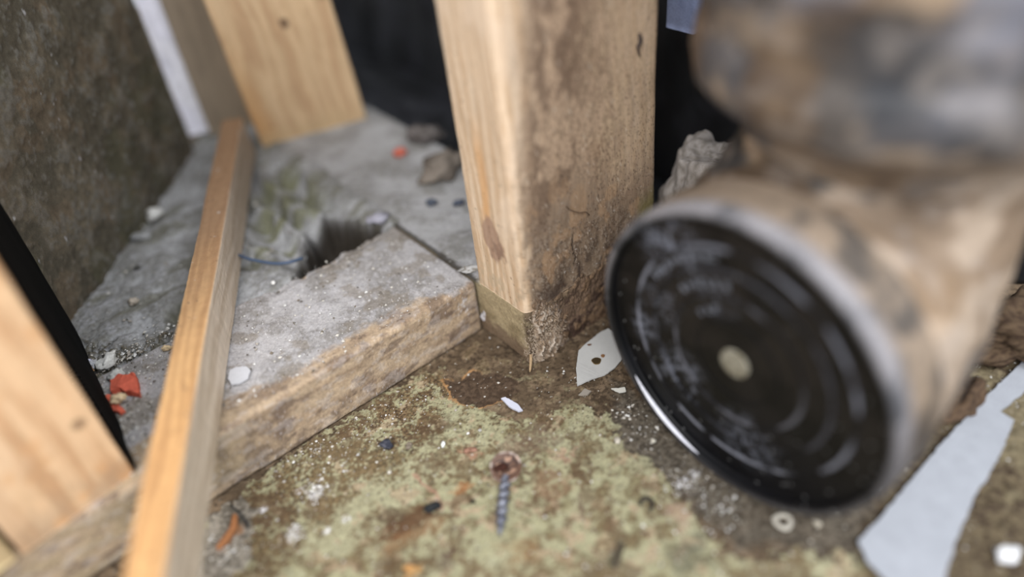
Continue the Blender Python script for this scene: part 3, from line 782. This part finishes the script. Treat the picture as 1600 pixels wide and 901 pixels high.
# ================================================================ DRAIN PIPE
CP = np.array([.0915, .2375, .0779]); AX = np.array([math.cos(math.radians(35.5)), math.sin(math.radians(35.5)), 0]); PR = np.array([AX[1], -AX[0], 0]); RC = .0775
def revolve(name, org, ax, s1, s2, prof, n, mat, colf, parent, dispf=None):
    """surface of revolution about ax: prof = [(t along ax, radius)]; colf(t,r,theta)"""
    prof = np.asarray(prof, float); th = np.linspace(0, 2 * math.pi, n, endpoint=False)
    T, TH = np.meshgrid(prof[:, 0], th, indexing='ij'); R = np.repeat(prof[:, 1:2], n, 1)
    if dispf: R = R + dispf(T, R, TH)
    P = org + T[..., None] * ax + (R * np.cos(TH))[..., None] * s1 + (R * np.sin(TH))[..., None] * s2
    col = colf(T, R, TH)
    return grid(name, P, col, mat, parent, wrap=True, flip=False)
def resample(prof, step):
    out = [prof[0]]
    for a, b in zip(prof[:-1], prof[1:]):
        L = math.hypot(b[0] - a[0], b[1] - a[1]); k = max(1, int(L / step))
        for i in range(1, k + 1): out.append((a[0] + (b[0] - a[0]) * i / k, a[1] + (b[1] - a[1]) * i / k))
    return out
def pipe_dirt(X, Y, Z, dark=(66, 64, 62), seed=301, amount=.0):
    n1 = fbm(X * 24, Y * 24, Z * 24, 4, seed); n2 = fbm(X * 90, Y * 90, Z * 90, 3, seed + 1); n3 = fbm(X * 9, Y * 9, Z * 40, 3, seed + 2)
    col = mix(C3((160, 143, 126), X), C3((122, 108, 94), X), sm(-.4, .5, n1))
    col = mix(col, C3((178, 148, 114), X), sm(.1, .5, n3) * .45)
    col = mix(col, C3(dark, X), sm(-.12, .16, n1 * .75 + n3 * .8 + n2 * .2 - amount) * .9)
    n5 = fbm(X * 16 + 4, Y * 16, Z * 14, 3, seed + 7)
    col = mix(col, C3((44, 46, 50), X), sm(.12, .4, n5 + .3 * n2) * .8)
    col = mix(col, C3((96, 74, 50), X), sm(.2, .5, fbm(X * 30 + 8, Y * 30, Z * 30, 3, seed + 8)) * .6)
    col = mix(col, C3((134, 136, 148), X), sm(.0, .4, fbm(X * 20 + 2, Y * 20, Z * 20, 3, seed + 9)) * sm(.195, .22, Z) * .7)
    col = mix(col, C3((176, 164, 154), X), sm(.2, .55, n2) * .25)
    return col
def build_pipe():
    root = empty('drain_pipe', (CP[0] + AX[0] * .1, CP[1] + AX[1] * .1, 0), 'large dirt-caked black drain elbow with a capped end facing the post', 'drain pipe')
    up = EZ
    # ---- end cap: rim, recessed ribbed face
    prof = [(.030, RC + .0012), (.0035, RC + .0012), (.0008, RC + .0004), (0, RC - .0012), (.0002, RC - .0032), (.0014, RC - .0042), (.0048, RC - .0050), (.0050, .066)]
    ridges = [(.0585, .0011, .0009), (.0475, .0011, .0010), (.0345, .0011, .0008), (.0215, .0009, .0006)]
    cur = .066
    for rr_, wd, ht in ridges:
        prof += [(.0050, rr_ + wd * 1.3), (.0050 - ht, rr_ + wd * .5), (.0050 - ht, rr_ - wd * .5), (.0050, rr_ - wd * 1.3)]
    prof += [(.0050, .009), (.0048, .0078), (.0048, .0001)]
    def ccol(T, R, TH):
        x, y = R * np.cos(TH), R * np.sin(TH)
        n1 = fbm(x * 60, y * 60, T * 60, 4, 311); n2 = fbm(x * 300, y * 300, T * 300, 4, 312, .6)
        col = mix(C3((15, 15, 18), T), C3((9, 9, 11), T), sm(-.3, .4, n1))
        # dusty, scuffed patches: own shape
        n4 = fbm(x * 900, y * 900, T * 300, 3, 314, .6)
        for (cx, cy, rad_, k) in ((.040, .046, .022, .75), (.030, -.028, .018, .6), (.044, .010, .016, .35), (-.012, -.044, .020, .45), (.012, .030, .012, .4), (.054, -.012, .012, .5)):
            d = np.hypot(x - cx, y - cy) / rad_
            col = mix(col, C3((134, 138, 152), T), sm(1.15, .2, d) * k * .8 * sm(-.1, .45, n2 + .3 * n1 + .4 * n4))
        col = mix(col, C3((146, 148, 160), T), sm(.0014, .0006, np.abs(R - .0585)) * .6 * sm(-.4, .3, n1) * (TH * 0 + 1))  # light caught on the ridges, painted in as blue-grey rings
        col = mix(col, C3((118, 118, 126), T), sm(.0014, .0006, np.abs(R - .0345)) * .5 * sm(-.4, .3, n1))
        col = mix(col, C3((90, 90, 98), T), sm(.0012, .0005, np.abs(R - .0475)) * .45 * sm(-.3, .3, n1))
        col = mix(col, C3((168, 168, 168), T), specks(x, y, .004, .25, .09, 313) * .6 * sm(.02, .05, R))
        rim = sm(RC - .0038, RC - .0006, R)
        col = mix(col, mix(C3((146, 143, 146), T), C3((96, 96, 100), T), sm(-.3, .4, n1 + .4 * n2)), rim * (.30 + .55 * sm(-.03, .05, y)))  # rim grey: dust plus a painted-in reflection, stronger towards the top
        side = sm(.004, .012, T)
        col = mix(col, mix(C3((140, 122, 102), T), C3((84, 76, 68), T), sm(-.3, .4, n1)), side * sm(-.05, .02, y) * .85)
        return col
    # angle 0 points to the post side (-PR), 90 deg is up
    cap = revolve('end_cap', CP, AX, -PR, up, resample(prof, .0008), 420, M_CAP, ccol, root)
    tag(cap, 'glossy black ribbed end cap with a grimy rim, its sheen painted in grey')
    # pale gate mark in the middle
    revolve('centre_disc', CP + AX * .0036, AX, -PR, up, resample([(.0012, .0074), (.0002, .0074), (0, .0068), (0, .0001)], .0006), 60, M_CHIP,
            lambda T, R, TH: mix(C3((148, 143, 128), T), C3((114, 107, 90), T), sm(-.3, .4, fbm(R * np.cos(TH) * 400, R * np.sin(TH) * 400, 0, 3, 321))), cap)['label'] = 'pale round disc at the centre of the cap'
    # raised moulded marks, too worn to read
    bm = bmesh.new(); rr = random.Random(8)
    def strokes(r0, t0, t1, hgt, n):
        for i in range(n):
            th = t0 + (t1 - t0) * i / max(1, n - 1); 
            for s_ in range(3):
                dr, dt = rr.uniform(-.5, .5) * hgt, rr.uniform(-.35, .35) * (t1 - t0) / n
                vert = rr.random() < .6
                hw, hh = (.00035, hgt * .42) if vert else (hgt * .3, .00035)
                c = (r0 + dr * (0 if vert else 1)); tt = th + dt
                er = np.array([math.cos(tt), math.sin(tt)]); et = np.array([-math.sin(tt), math.cos(tt)])
                vs_ = []
                for zf in (.0052, .0044):
                    for a, b in ((-1, -1), (1, -1), (1, 1), (-1, 1)):
                        q = er * (c + b * hh) + et * (a * hw)
                        vs_.append(bm.verts.new(CP + AX * zf + (-PR) * q[0] + up * q[1]))
                for f in ((4, 5, 6, 7), (0, 1, 5, 4), (1, 2, 6, 5), (2, 3, 7, 6), (3, 0, 4, 7)): bm.faces.new([vs_[k] for k in f])
    strokes(.0535, math.radians(28), math.radians(74), .0042, 9)
    strokes(.0405, math.radians(40), math.radians(78), .0048, 6)
    strokes(.0275, math.radians(40), math.radians(62), .0040, 3)
    f = bm_obj('moulded_marks', bm, plain('scuffed_plastic', (104, 106, 114), .5, fine=1500.0), cap); f['label'] = 'worn raised moulded characters on the cap'
    # highlight built in white along the lower rim on the post side
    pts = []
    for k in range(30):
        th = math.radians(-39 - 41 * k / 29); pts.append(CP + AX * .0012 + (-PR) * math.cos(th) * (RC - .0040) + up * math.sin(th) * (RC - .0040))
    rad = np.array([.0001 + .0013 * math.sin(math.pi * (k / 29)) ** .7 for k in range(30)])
    g = tube('painted_glint', pts, rad, plain('white_glint', (226, 226, 236), .35, fine=1500.0), parent=root, seg=8); g['label'] = 'thin white highlight painted on the lower rim of the cap'
    # ---- elbow body
    Rb = .0855; t0 = .020
    path, fr1 = [], []
    for t in np.linspace(t0, t0 + .008, 4): path.append((t, RC * 0 + .0, 0.0))
    body = []
    ns = 110; nth = 220
    S = np.linspace(0, 1, ns); TH = np.linspace(0, 2 * math.pi, nth, endpoint=False)
    Ps = np.zeros((ns, nth, 3))
    for i, s in enumerate(S):
        if s < .12: c = CP + AX * (.012 + s / .12 * .006); T = AX; Uv = EZ
        else:
            a = (s - .12) / .88 * math.pi / 2; cc = CP + AX * .018 + EZ * Rb
            c = cc + AX * Rb * math.sin(a) - EZ * Rb * math.cos(a); T = AX * math.cos(a) + EZ * math.sin(a); Uv = -AX * math.sin(a) + EZ * math.cos(a)
        r = .0765 - .0125 * (0 if s < .35 else min(1, (s - .35) / .5))
        for_r = r + .0012 * fbm(np.cos(TH) * 3 + s * 8, np.sin(TH) * 3, s * 5, 3, 331)
        Ps[i] = c + (for_r * np.cos(TH))[:, None] * (-PR) + (for_r * np.sin(TH))[:, None] * Uv
    col = pipe_dirt(Ps[..., 0], Ps[..., 1], Ps[..., 2])
    q = grid('elbow', Ps, col, M_PIPE, root, wrap=True, flip=False)
    # ---- vertical socket collar with its lips, then the pipe above
    VC = CP + AX * (.018 + Rb); VC = np.array([VC[0], VC[1], 0])
    zb = .158
    def vcol(sd):
        def f(T, R, TH):
            X, Y, Z = VC[0] + R * np.cos(TH), VC[1] + R * np.sin(TH), T
            return pipe_dirt(X, Y, Z, (70, 70, 74), sd)
        return f
    prof = [(zb, .0635), (zb + .010, .0665), (.176, .0740), (.182, .0820), (.187, .0870), (.196, .0885), (.204, .0872), (.210, .0845), (.232, .0838), (.238, .0862), (.246, .0868), (.253, .0850), (.256, .0790)]
    revolve('collar', VC, EZ, np.array([1.0, 0, 0]), np.array([0, 1.0, 0]), resample(prof, .0015), 260, M_PIPE, vcol(341), root,
            lambda T, R, TH: .0007 * fbm(np.cos(TH) * 4, np.sin(TH) * 4, T * 60, 3, 342))
    revolve('riser', VC, EZ, np.array([1.0, 0, 0]), np.array([0, 1.0, 0]), resample([(.20, .0775), (.36, .0775)], .002), 220, M_PIPE, vcol(351), root)
build_pipe()

# ================================================================ LOOSE THINGS ON THE FLOOR
# large torn pale sheet lower right
sheet = slab_poly('torn_sheet', W2([(1340, 847), (1378, 808), (1415, 760), (1475, 690), (1535, 625), (1600, 563), (1650, 520), (1665, 565), (1600, 612), (1563, 642), (1585, 656), (1567, 700), (1545, 742), (1525, 772), (1508, 812), (1495, 842), (1476, 905), (1468, 980), (1440, 960), (1378, 905), (1354, 880)], .003), .0022, .0012,
        mat_col('grey_white_card', .85, 1200, .10, .6, .15, 120), (158, 161, 168), step=.0026, jit=.0004, seed=4,
        lift=lambda x, y: .0012 * math.sin(x * 70) * math.cos(y * 50) + .0008)
tag(sheet, 'torn pale grey sheet lying on the dirt at lower right beside the pipe', 'sheet')
# white flake with a dark hole
def build_flake():
    root = empty('white_flake', hit((930, 565)), 'white pointed flake with a small dark hole, between the post and the cap', 'flake')
    P = W2([(902, 602), (900, 575), (904, 548), (918, 535), (938, 518), (950, 512), (965, 520), (972, 560), (962, 572), (945, 585), (925, 592)], .002)
    slab_poly('flake_body', P, .0012, .0009, mat_col('white_flake', .6, 2200, .05, .25, .3, 300), (186, 186, 184), root, .0012, .00015, 3, lift=lambda x, y: .0004 * math.sin(x * 200))
    def disc(name, px, r, rgb, n=20, sy=1.0):
        c = hit(px, .0021); bm = bmesh.new()
        top = [bm.verts.new((c[0] + r * math.cos(t) * (1 + .12 * math.sin(3 * t)), c[1] + sy * r * math.sin(t), .00255)) for t in np.linspace(0, 2 * math.pi, n, endpoint=False)]
        bot = [bm.verts.new((v.co.x, v.co.y, .0015)) for v in top]
        bm.faces.new(top)
        for i in range(n): bm.faces.new((top[i], bot[i], bot[(i + 1) % n], top[(i + 1) % n]))
        return bm_obj(name, bm, plain('stain_%d' % rgb[0], rgb), root)
    disc('hole', (932, 564), .0026, (58, 46, 26))['label'] = 'dark round hole'
    disc('hole_edge', (932, 564), .0029, (110, 92, 60)).location.z = -.0001
    disc('rust_spot', (942, 556), .0012, (130, 96, 66)); disc('rust_spot', (921, 539), .0014, (104, 76, 62), sy=.6)
build_flake()
def flat_chip(name, poly, z, th, rgb, label, cat, seed=1, rough=.6, group=None):
    o = slab_poly(name, W2(poly, z), z, th, mat_col('thin_flake', .6, 2200, .06, .25, .3, 400), rgb, None, .0012, .00015, seed)
    return tag(o, label, cat, group)
flat_chip('plastic_sliver', [(783, 624), (790, 622), (808, 632), (817, 642), (810, 644), (795, 636)], .0006, .0012, (196, 198, 212), 'narrow lilac-grey sliver lying beside the bare brown patch', 'sliver', 2)
flat_chip('white_fragment', [(955, 608), (966, 608), (976, 606), (978, 612), (968, 614)], .0006, .001, (206, 204, 196), 'tiny curved pale fragment between the white flake and the cap', 'fragment', 5)
flat_chip('grey_disc_flake', [(357, 592), (360, 580), (370, 575), (386, 574), (392, 580), (388, 592), (374, 600), (362, 602)], H + .0006, 0.001, (198, 198, 202), 'smooth oval grey flake on the plate, touching the batten', 'flake', 6)
flat_chip('grey_flake', [(904, 618), (914, 608), (924, 612), (918, 618)], .0006, .0009, (150, 142, 132), 'small dull grey flake below the white flake', 'flake', 7)

# screw lying flat: rusty round head (washer), threaded shank
def build_screw():
    hp = hit((792, 742)); tp = hit((781, 842)); d = tp - hp; d[2] = 0; L = np.linalg.norm(d); d /= L
    root = empty('screw', hp, 'rusty screw with a round head lying on the green paint', 'screw')
    sd = np.array([-d[1], d[0], 0])
    n = 260; V = []; seg = 12; turns = 7.0; Ls = L - .003
    pts = []; rad_b = .0020
    steps = 200
    P = np.zeros((steps, seg, 3)); 
    for i in range(steps):
        s = i / (steps - 1)
        env = 1.0 if s < .72 else max(.04, 1 - (s - .72) / .28) ** .8
        for k in range(seg):
            ph = 2 * math.pi * k / seg
            thr = .5 + .5 * math.cos(ph - s * turns * 2 * math.pi)
            r = (rad_b + .00115 * (thr ** 1.5) * (s > .08)) * env
            P[i, k] = hp + d * (.003 + Ls * s) + sd * r * math.cos(ph) + EZ * (.0028 + r * math.sin(ph) - s * .0008)
    c = mix(C3((122, 124, 134), P[..., 0]), C3((76, 78, 90), P[..., 0]), sm(-.3, .3, fbm(P[..., 0] * 700, P[..., 1] * 700, 0, 3, 401)))
    grid('threaded_shank', P, c, mat_col('dull_steel', .45, 1800, .2, .3, .5, 400, metallic=.35), root, wrap=True)
    # head: shallow dish seen from above, tilted towards the lens
    ax = (-d * .35 + np.array([0, 0, -1.0]) * .9); ax /= np.linalg.norm(ax)
    hc = hp - d * .0005 + EZ * .0062 + np.array([0, 0, 0])
    s1 = np.cross(ax, sd); s1 /= np.linalg.norm(s1)
    prof = resample([(.0052, .0018), (.0026, .0048), (.0006, .0080), (0, .0085), (-.0003, .0083), (.0002, .0072), (.0012, .0040), (.0018, .0001)], .0004)
    def hc_(T, R, TH):
        n1 = fbm(R * np.cos(TH) * 300, R * np.sin(TH) * 300, 0, 4, 411)
        c = mix(C3((92, 66, 52), T), C3((48, 30, 24), T), sm(-.3, .3, n1))
        c = mix(c, C3((200, 186, 176), T), sm(.0070, .0080, R) * sm(-.3, .3, n1 + .2) * .8)
        return mix(c, C3((190, 150, 124), T), sm(.3, .6, n1) * .6)
    q = revolve('screw_head', hc, ax, sd, s1, prof, 48, mat_col('rusty_steel', .6, 1800, .25, .5, .4, 500), hc_, root)
    q['label'] = 'round rusty head with a bright worn rim'
    chunk('rust_lump', hc + sd * -.0022 + d * .0008 - EZ * .0014, (.0070, .0056, .0034), (70, 42, 32), 414, parent=root, rgb2=(50, 28, 22), sub=3)
build_screw()

def P0(px, z=0.0): return hit(px, z)
pal = dict(dark=(52, 52, 58), grey=(128, 122, 112), white=(224, 222, 220))
chunk('dark_pebble', P0((606, 698)), (.0080, .0066, .0052), (50, 52, 62), 501, 'dark blue-grey pebble on the green floor below the plate', 'pebble', rgb2=(84, 84, 92))
chunk('grey_pebble', P0((640, 698)), (.0048, .0044, .003), (134, 122, 108), 502, 'small brownish grey pebble right of the dark blue-grey pebble', 'pebble')
chunk('white_chip', P0((693, 695)), (.0026, .0044, .002), (236, 236, 232), 503, 'tiny bright white chip on the green paint above the screw', 'chip', rot=-.2)
chunk('black_pebble', P0((676, 796)), (.0088, .0066, .0052), (34, 36, 38), 504, 'black round pebble at the end of the brown stain left of the screw', 'pebble', rgb2=(60, 62, 64))
chunk('dark_crumb', P0((739, 785)), (.0026, .0026, .002), (40, 38, 34), 505, 'tiny dark round crumb just left of the screw shank', 'crumb')
chunk('brown_flake_lump', P0((735, 705)), (.008, .005, .0016), (156, 118, 100), 506, 'reddish brown flake above left of the screw head', 'flake', rgb2=(92, 66, 50), rot=.2)
chunk('orange_bit', P0((640, 888)), (.007, .0035, .002), (186, 140, 88), 507, 'orange bit at the bottom edge of the floor', 'fragment')
chunk('pale_nugget', P0((965, 690)), (.004, .004, .003), (196, 188, 174), 508, 'small pale nugget on the dirt below the cap rim', 'nugget')
chunk('pale_nugget', P0((1020, 690)), (.0032, .003, .0028), (206, 200, 186), 509, 'small pale nugget right beside the black cap edge', 'nugget')
chunk('white_stone', P0((1572, 868), .002), (.0125, .009, .006), (232, 232, 234), 510, 'bright white stone at the lower right corner', 'stone', rgb2=(206, 206, 208))
chunk('white_pebble', P0((244, 340), H - .003), (.0135, .0125, .009), (228, 226, 222), 511, 'bright white pebble on the mortar at the foot of the dark wall', 'pebble', rgb2=(206, 204, 200))
chunk('grey_lump', P0((222, 372), H - .003), (.016, .011, .006), (168, 168, 168), 512, 'pale grey lump below the white pebble at the foot of the dark wall', 'lump')
chunk('cream_pebble', P0((210, 474), H - .003), (.007, .006, .005), (196, 184, 168), 513, 'small cream pebble on the mortar left of the batten', 'pebble')
chunk('dark_grit', P0((216, 422), H - .003), (.006, .005, .004), (86, 84, 80), 514, 'small dark grit lump on the mortar between white and cream pebbles', 'grit')
# rubble beside the red brick chips
chunk('white_mortar_crumb', P0((172, 568), H - .001), (.0145, .0082, .007), (222, 220, 214), 521, 'long white mortar crumb beyond the red brick chips', 'crumb', rot=.9, rgb2=(196, 194, 188), rough=.4)
chunk('white_mortar_crumb', P0((186, 590), H), (.0095, .0078, .005), (208, 208, 202), 522, 'square white mortar crumb just above the red brick chip', 'crumb', rgb2=(184, 184, 178), rough=.4)
chunk('orange_pebble', P0((140, 586), H - .001), (.008, .007, .006), (188, 146, 108), 523, 'orange-brown pebble left of the white crumbs, at the black strip', 'pebble')
chunk('grey_white_pebble', P0((146, 572), H), (.0075, .0065, .0055), (200, 200, 204), 524, 'grey-white pebble next to the orange-brown pebble', 'pebble')
chunk('lilac_pebble', P0((141, 566), H + .001), (.004, .0035, .003), (206, 204, 222), 525, 'tiny lilac pebble behind the orange-brown pebble', 'pebble')
chunk('pale_grit', P0((262, 546), H + .0005), (.006, .005, .004), (222, 198, 160), 526, 'tan grit at the left edge of the batten', 'grit')
def brick_chip(name, poly, z, th, seed, label):
    root = slab_poly(name, W2(poly, z), z - .0008, th, mat_col('broken_brick', .9, 1500, .22, 1.0, .2, 500, (1.2, .25, 1)), (204, 100, 78), None, .0016, .0004, seed, lift=lambda x, y: .0009 * math.sin(x * 900 + y * 240))
    return tag(root, label, 'brick chip')
brick_chip('brick_chip', [(176, 600), (186, 592), (214, 589), (217, 600), (220, 620), (206, 618), (190, 612), (176, 616)], H + .001, .0042, 3, 'ridged red brick chip with a cream crumb on it, on the plate')
brick_chip('brick_chip', [(159, 626), (174, 619), (180, 630), (196, 642), (190, 648), (172, 640)], H + .001, .0025, 5, 'flat red brick chip nearest the black strip, half buried in dust')
chunk('cream_crumb', P0((190, 626), H + .003), (.0088, .0068, .0058), (232, 206, 168), 531, 'cream plaster crumb leaning on the ridged red brick chip', 'crumb', rgb2=(214, 188, 150), rough=.45)
chunk('red_fragment', P0((628, 242), H), (.012, .010, .007), (190, 116, 100), 541, 'blurred red brick fragment on the rear plate left of the post', 'brick chip', rgb2=(200, 92, 70))
chunk('grey_clod', P0((690, 268), H), (.042, .03, .012), (134, 124, 114), 542, 'big grey-brown clod on the rear plate beside the post', 'clod', rgb2=(100, 92, 84), rough=.4, rot=.8)
chunk('grey_clod', P0((668, 222), H), (.028, .02, .016), (112, 106, 104), 543, 'darker clod behind the big clod at the edge of the black void', 'clod', rgb2=(80, 74, 70), rough=.4)
chunk('brown_clod', P0((672, 288), H - .001), (.018, .01, .005), (98, 88, 78), 544, 'low dark brown clod in front of the big clod', 'clod', rot=.3)
chunk('blue_grey_pebble', P0((675, 320), H), (.008, .006, .005), (88, 94, 106), 545, 'blue-grey pebble on the rear plate farther from the post', 'pebble')
chunk('blue_grey_pebble', P0((718, 321), H), (.009, .006, .005), (84, 90, 104), 546, 'blue-grey pebble on the rear plate right against the post', 'pebble')
chunk('pale_plaster_bit', P0((588, 345), H - .001), (.017, .014, .005), (176, 174, 186), 547, 'pale lilac plaster bit at the back corner of the plate joint', 'plaster bit')
chunk('white_dot', P0((428, 443), H), (.0036, .003, .002), (236, 234, 228), 548, 'bright white crumb on the dusty plate near the blue wire', 'crumb')
chunk('white_corner_filler', P0((761, 500), .008), (.006, .006, .014), (196, 192, 194), 549, 'white filler blob in the inner corner of the two plates', 'filler', rough=.4)
chunk('gap_debris', P0((738, 425), H - .001), (.013, .009, .005), (188, 186, 184), 550, 'crumbly pale debris in the joint at the left foot of the post', 'debris', rgb2=(120, 112, 98), rough=.6)
# stones seen past the post
chunk('stone_lump', ab(.152, -.010, -.001), (.060, .056, .100), (172, 164, 158), 561, 'rough grey stone lump standing behind the pipe', 'stone', rgb2=(134, 126, 118), rough=.16, sub=5, sink=0)
chunk('pale_stone', P0((1088, 285), .0), (.014, .010, .010), (150, 156, 172), 562, 'blurred pale blue stone in the dark gap right of the post', 'stone', sink=.05)
chunk('small_dark_stone', P0((1077, 228), .0), (.012, .012, .012), (66, 68, 74), 563, 'blurred dark stone farther back in the gap right of the post', 'stone')
chunk('dirt_clod', P0((1575, 555), -.002), (.060, .050, .030), (88, 72, 56), 564, 'damp brown dirt clod beside the pipe at the right edge', 'clod', rgb2=(62, 48, 38), rough=.4, sub=5)
chunk('dirt_clod', P0((1500, 640), -.002), (.042, .020, .014), (92, 74, 58), 565, 'low brown dirt clod between the cap and the torn sheet', 'clod', rgb2=(64, 50, 40), rough=.4, sub=4, rot=.75)
# pale ring (small washer) below the cap
def torus(name, px, R, r, rgb, label, cat, z=.001):
    c = hit(px); bm = bmesh.new(); V = []
    for i in range(28):
        t = 2 * math.pi * i / 28
        for k in range(8):
            p = 2 * math.pi * k / 8; rr_ = R + r * math.cos(p) + .0003 * math.sin(3 * t)
            V.append(bm.verts.new((c[0] + rr_ * math.cos(t), c[1] + rr_ * math.sin(t), z + r * .8 * math.sin(p))))
    for i in range(28):
        for k in range(8):
            bm.faces.new([V[i * 8 + k], V[((i + 1) % 28) * 8 + k], V[((i + 1) % 28) * 8 + (k + 1) % 8], V[i * 8 + (k + 1) % 8]])
    return tag(bm_obj(name, bm, mat_col('thin_flake'), None, rgb, True), label, cat)
torus('pale_ring', (1223, 816), .0036, .0013, (190, 184, 172), 'small pale ring on the floor below the black cap', 'ring')
chunk('pale_nugget', P0((1276, 820)), (.004, .004, .003), (180, 172, 156), 566, 'dull nugget between the pale ring and the cap bottom', 'nugget')
# curled dark bits on the green floor
def bent(name, pts, r, rgb, label, cat, z=.0012):
    P = [hit(p[:2], 0) + [0, 0, (p[2] if len(p) > 2 else z)] for p in pts]
    rad = np.array([r * (1 - .5 * abs(2 * k / 23 - 1) ** 3) for k in range(24)])
    return tag(tube(name, smooth_path(P, 24), rad, plain('bit_%d' % rgb[0], rgb, .6), seg=8), label, cat)
bent('dark_curl', [(1000, 792), (1003, 783), (1013, 781), (1020, 790), (1014, 800)], .0012, (56, 50, 42), 'dark curled bit on the green paint right of the screw', 'curl')
bent('dark_twig', [(960, 888), (966, 870), (972, 850)], .0016, (70, 62, 50), 'short dark twig near the bottom edge of the green floor', 'twig')
bent('bent_wire', [(364, 792, .003), (370, 803, .006), (380, 812, .006), (388, 822, .003), (388, 828, .0012)], .0007, (38, 36, 36), 'thin black bent wire poking out beside the orange rusty nail', 'wire')
bent('rusty_nail', [(343, 862, .0028), (356, 848, .003), (368, 830, .0035), (372, 812, .005)], 0.002, (160, 106, 66), 'orange rusty nail lying in grey grit at lower left', 'nail')
# blue-grey curved wire coming out from behind the batten over the hole
P = smooth_path([hit(p, H + dz) for p, dz in (((372, 398), .006), ((392, 405), .006), ((425, 411), .005), ((450, 410), .0045), ((472, 403), .002))], 30)
tag(tube('blue_wire', P, .0011, plain('blue_grey_plastic', (74, 88, 110), .4, fine=1500.0), seg=8), 'thin blue-grey wire curving out from behind the batten', 'wire')
# pale blue-grey thing hanging in the dark at the top, right of the post
def ray_plane(px, pt, nr):
    r = RW @ np.array([(px[0] - 800) / F_PX, -(px[1] - 450.5) / F_PX, -1.0]); return CAM + r * ((np.asarray(pt) - CAM).dot(nr) / r.dot(nr))
pp = ray_plane((1086, 55), ab(.17, 0, 0), E1); pq = ray_plane((1038, 55), ab(.17, 0, 0), E1)
o = timber('pale_strip', pp, E1, E2, EZ, .010, float(abs((pq - pp).dot(E2))), .20, .004, pine(571, (134, 148, 184), (120, 134, 170), (144, 156, 190), 0), M_PIPE, rad=.003)
tag(o, 'blurred pale blue strip hanging in the dark gap between the post and the pipe', 'plastic strip')

# ---------------- uncounted dust crumbs
def crumbs(name, n, region, zf, label, seed, smin=.0003, smax=.0013, pal=None):
    rr = np.random.RandomState(seed)
    base = np.array([(1, 0, 0), (-1, 0, 0), (0, 1, 0), (0, -1, 0), (0, 0, 1), (0, 0, -1)], float)
    tri = np.array([(0, 2, 4), (2, 1, 4), (1, 3, 4), (3, 0, 4), (2, 0, 5), (1, 2, 5), (3, 1, 5), (0, 3, 5)])
    P = region(rr, n); n = len(P)
    s = smin + (smax - smin) * rr.rand(n) ** 4
    V = base[None] * s[:, None, None] * rr.uniform(.5, 1.1, (n, 6, 1)); ang = rr.rand(n) * 6.28
    c, q = np.cos(ang)[:, None], np.sin(ang)[:, None]
    V = np.stack([V[..., 0] * c - V[..., 1] * q, V[..., 0] * q + V[..., 1] * c, V[..., 2] * .7], -1)
    V[..., 0] += P[:, 0:1]; V[..., 1] += P[:, 1:2]; V[..., 2] += (zf(P) + s * .3)[:, None]
    F = (tri[None] + (np.arange(n) * 6)[:, None, None]).reshape(-1, 3)
    pc = lin(np.array(pal))[rr.randint(0, len(pal), n)] * rr.uniform(.75, 1.1, (n, 1))
    o = raw_mesh(name, V.reshape(-1, 3), F, np.repeat(pc[:, None], 6, 1).reshape(-1, 3), M_CHIP, smooth=False)
    tag(o, label, 'grit', kind='stuff')
PALE = [(222, 220, 216), (196, 192, 186), (168, 160, 150), (120, 110, 96), (206, 200, 190)]
def reg_floor(rr, n):
    pts = []
    cl = [(hit(c)[:2], r, k) for c, r, k in (((490, 768), .007, 160), ((458, 835), .006, 110), ((1070, 755), .014, 160), ((1000, 680), .014, 60), ((480, 700), .03, 260), ((600, 640), .03, 200), ((345, 860), .014, 420), ((980, 640), .01, 60), ((1120, 790), .02, 120), ((1560, 600), .04, 400), ((1550, 760), .05, 200))]
    for c, r, k in cl: pts.append(rr.normal(size=(k, 2)) * r * .5 + c)
    pts.append(np.stack([rr.uniform(-.16, .2, n), rr.uniform(.17, .40, n)], 1))
    p = np.concatenate(pts); r = p - O[:2]; a = r @ E1[:2]; b = r @ E2[:2]
    return p[~((b > .044) & (a < .002)) & ~((a > -.002) & (a < .09) & (b > -.003))]
crumbs('floor_grit', 1100, reg_floor, lambda P: np.full(len(P), .0001), 'scattered pale grit on the green and brown floor', 1, .0003, .0014, PALE)
def reg_plate(rr, n):
    a = -rr.rand(n) * .27; b = .046 + .004 + rr.rand(n) * .086
    a2 = rr.normal(-.225, .028, 4200); b2 = rr.normal(.105, .03, 4200)
    a = np.concatenate([a, a2]); b = np.concatenate([b, b2]); k = (b > .05) & (b < .136) & (a > -.33) & (a < -.003)
    return np.stack([O[0] + a * E1[0] + b * E2[0], O[1] + a * E1[1] + b * E2[1]], 1)[k]
crumbs('plate_dust', 1100, reg_plate, lambda P: np.full(len(P), H + .0002), 'fine pale crumbs strewn over the dusty front plate', 2, .0002, .0015, PALE + [(110, 104, 98)])
def reg_mort(rr, n):
    a = rr.uniform(-.27, -.02, n); b = rr.uniform(.142, .28, n)
    a2 = rr.normal(-.20, .03, 900); b2 = .143 + abs(rr.normal(0, .008, 900))
    a = np.concatenate([a, a2]); b = np.concatenate([b, b2])
    X = O[0] + a * E1[0] + b * E2[0]; Y = O[1] + a * E1[1] + b * E2[1]
    p0, p1, d, nrm = WL
    k = ((X - p0[0]) * nrm[0] + (Y - p0[1]) * nrm[1] > .003) & (sdf_poly(X, Y, HOLE) > .01)
    return np.stack([X, Y], 1)[k]
crumbs('mortar_grit', 500, reg_mort, lambda P: np.full(len(P), H - .0025), 'loose grit along the mortar bed and the back of the plate', 3, .0003, .0018, PALE + [(90, 84, 72)])
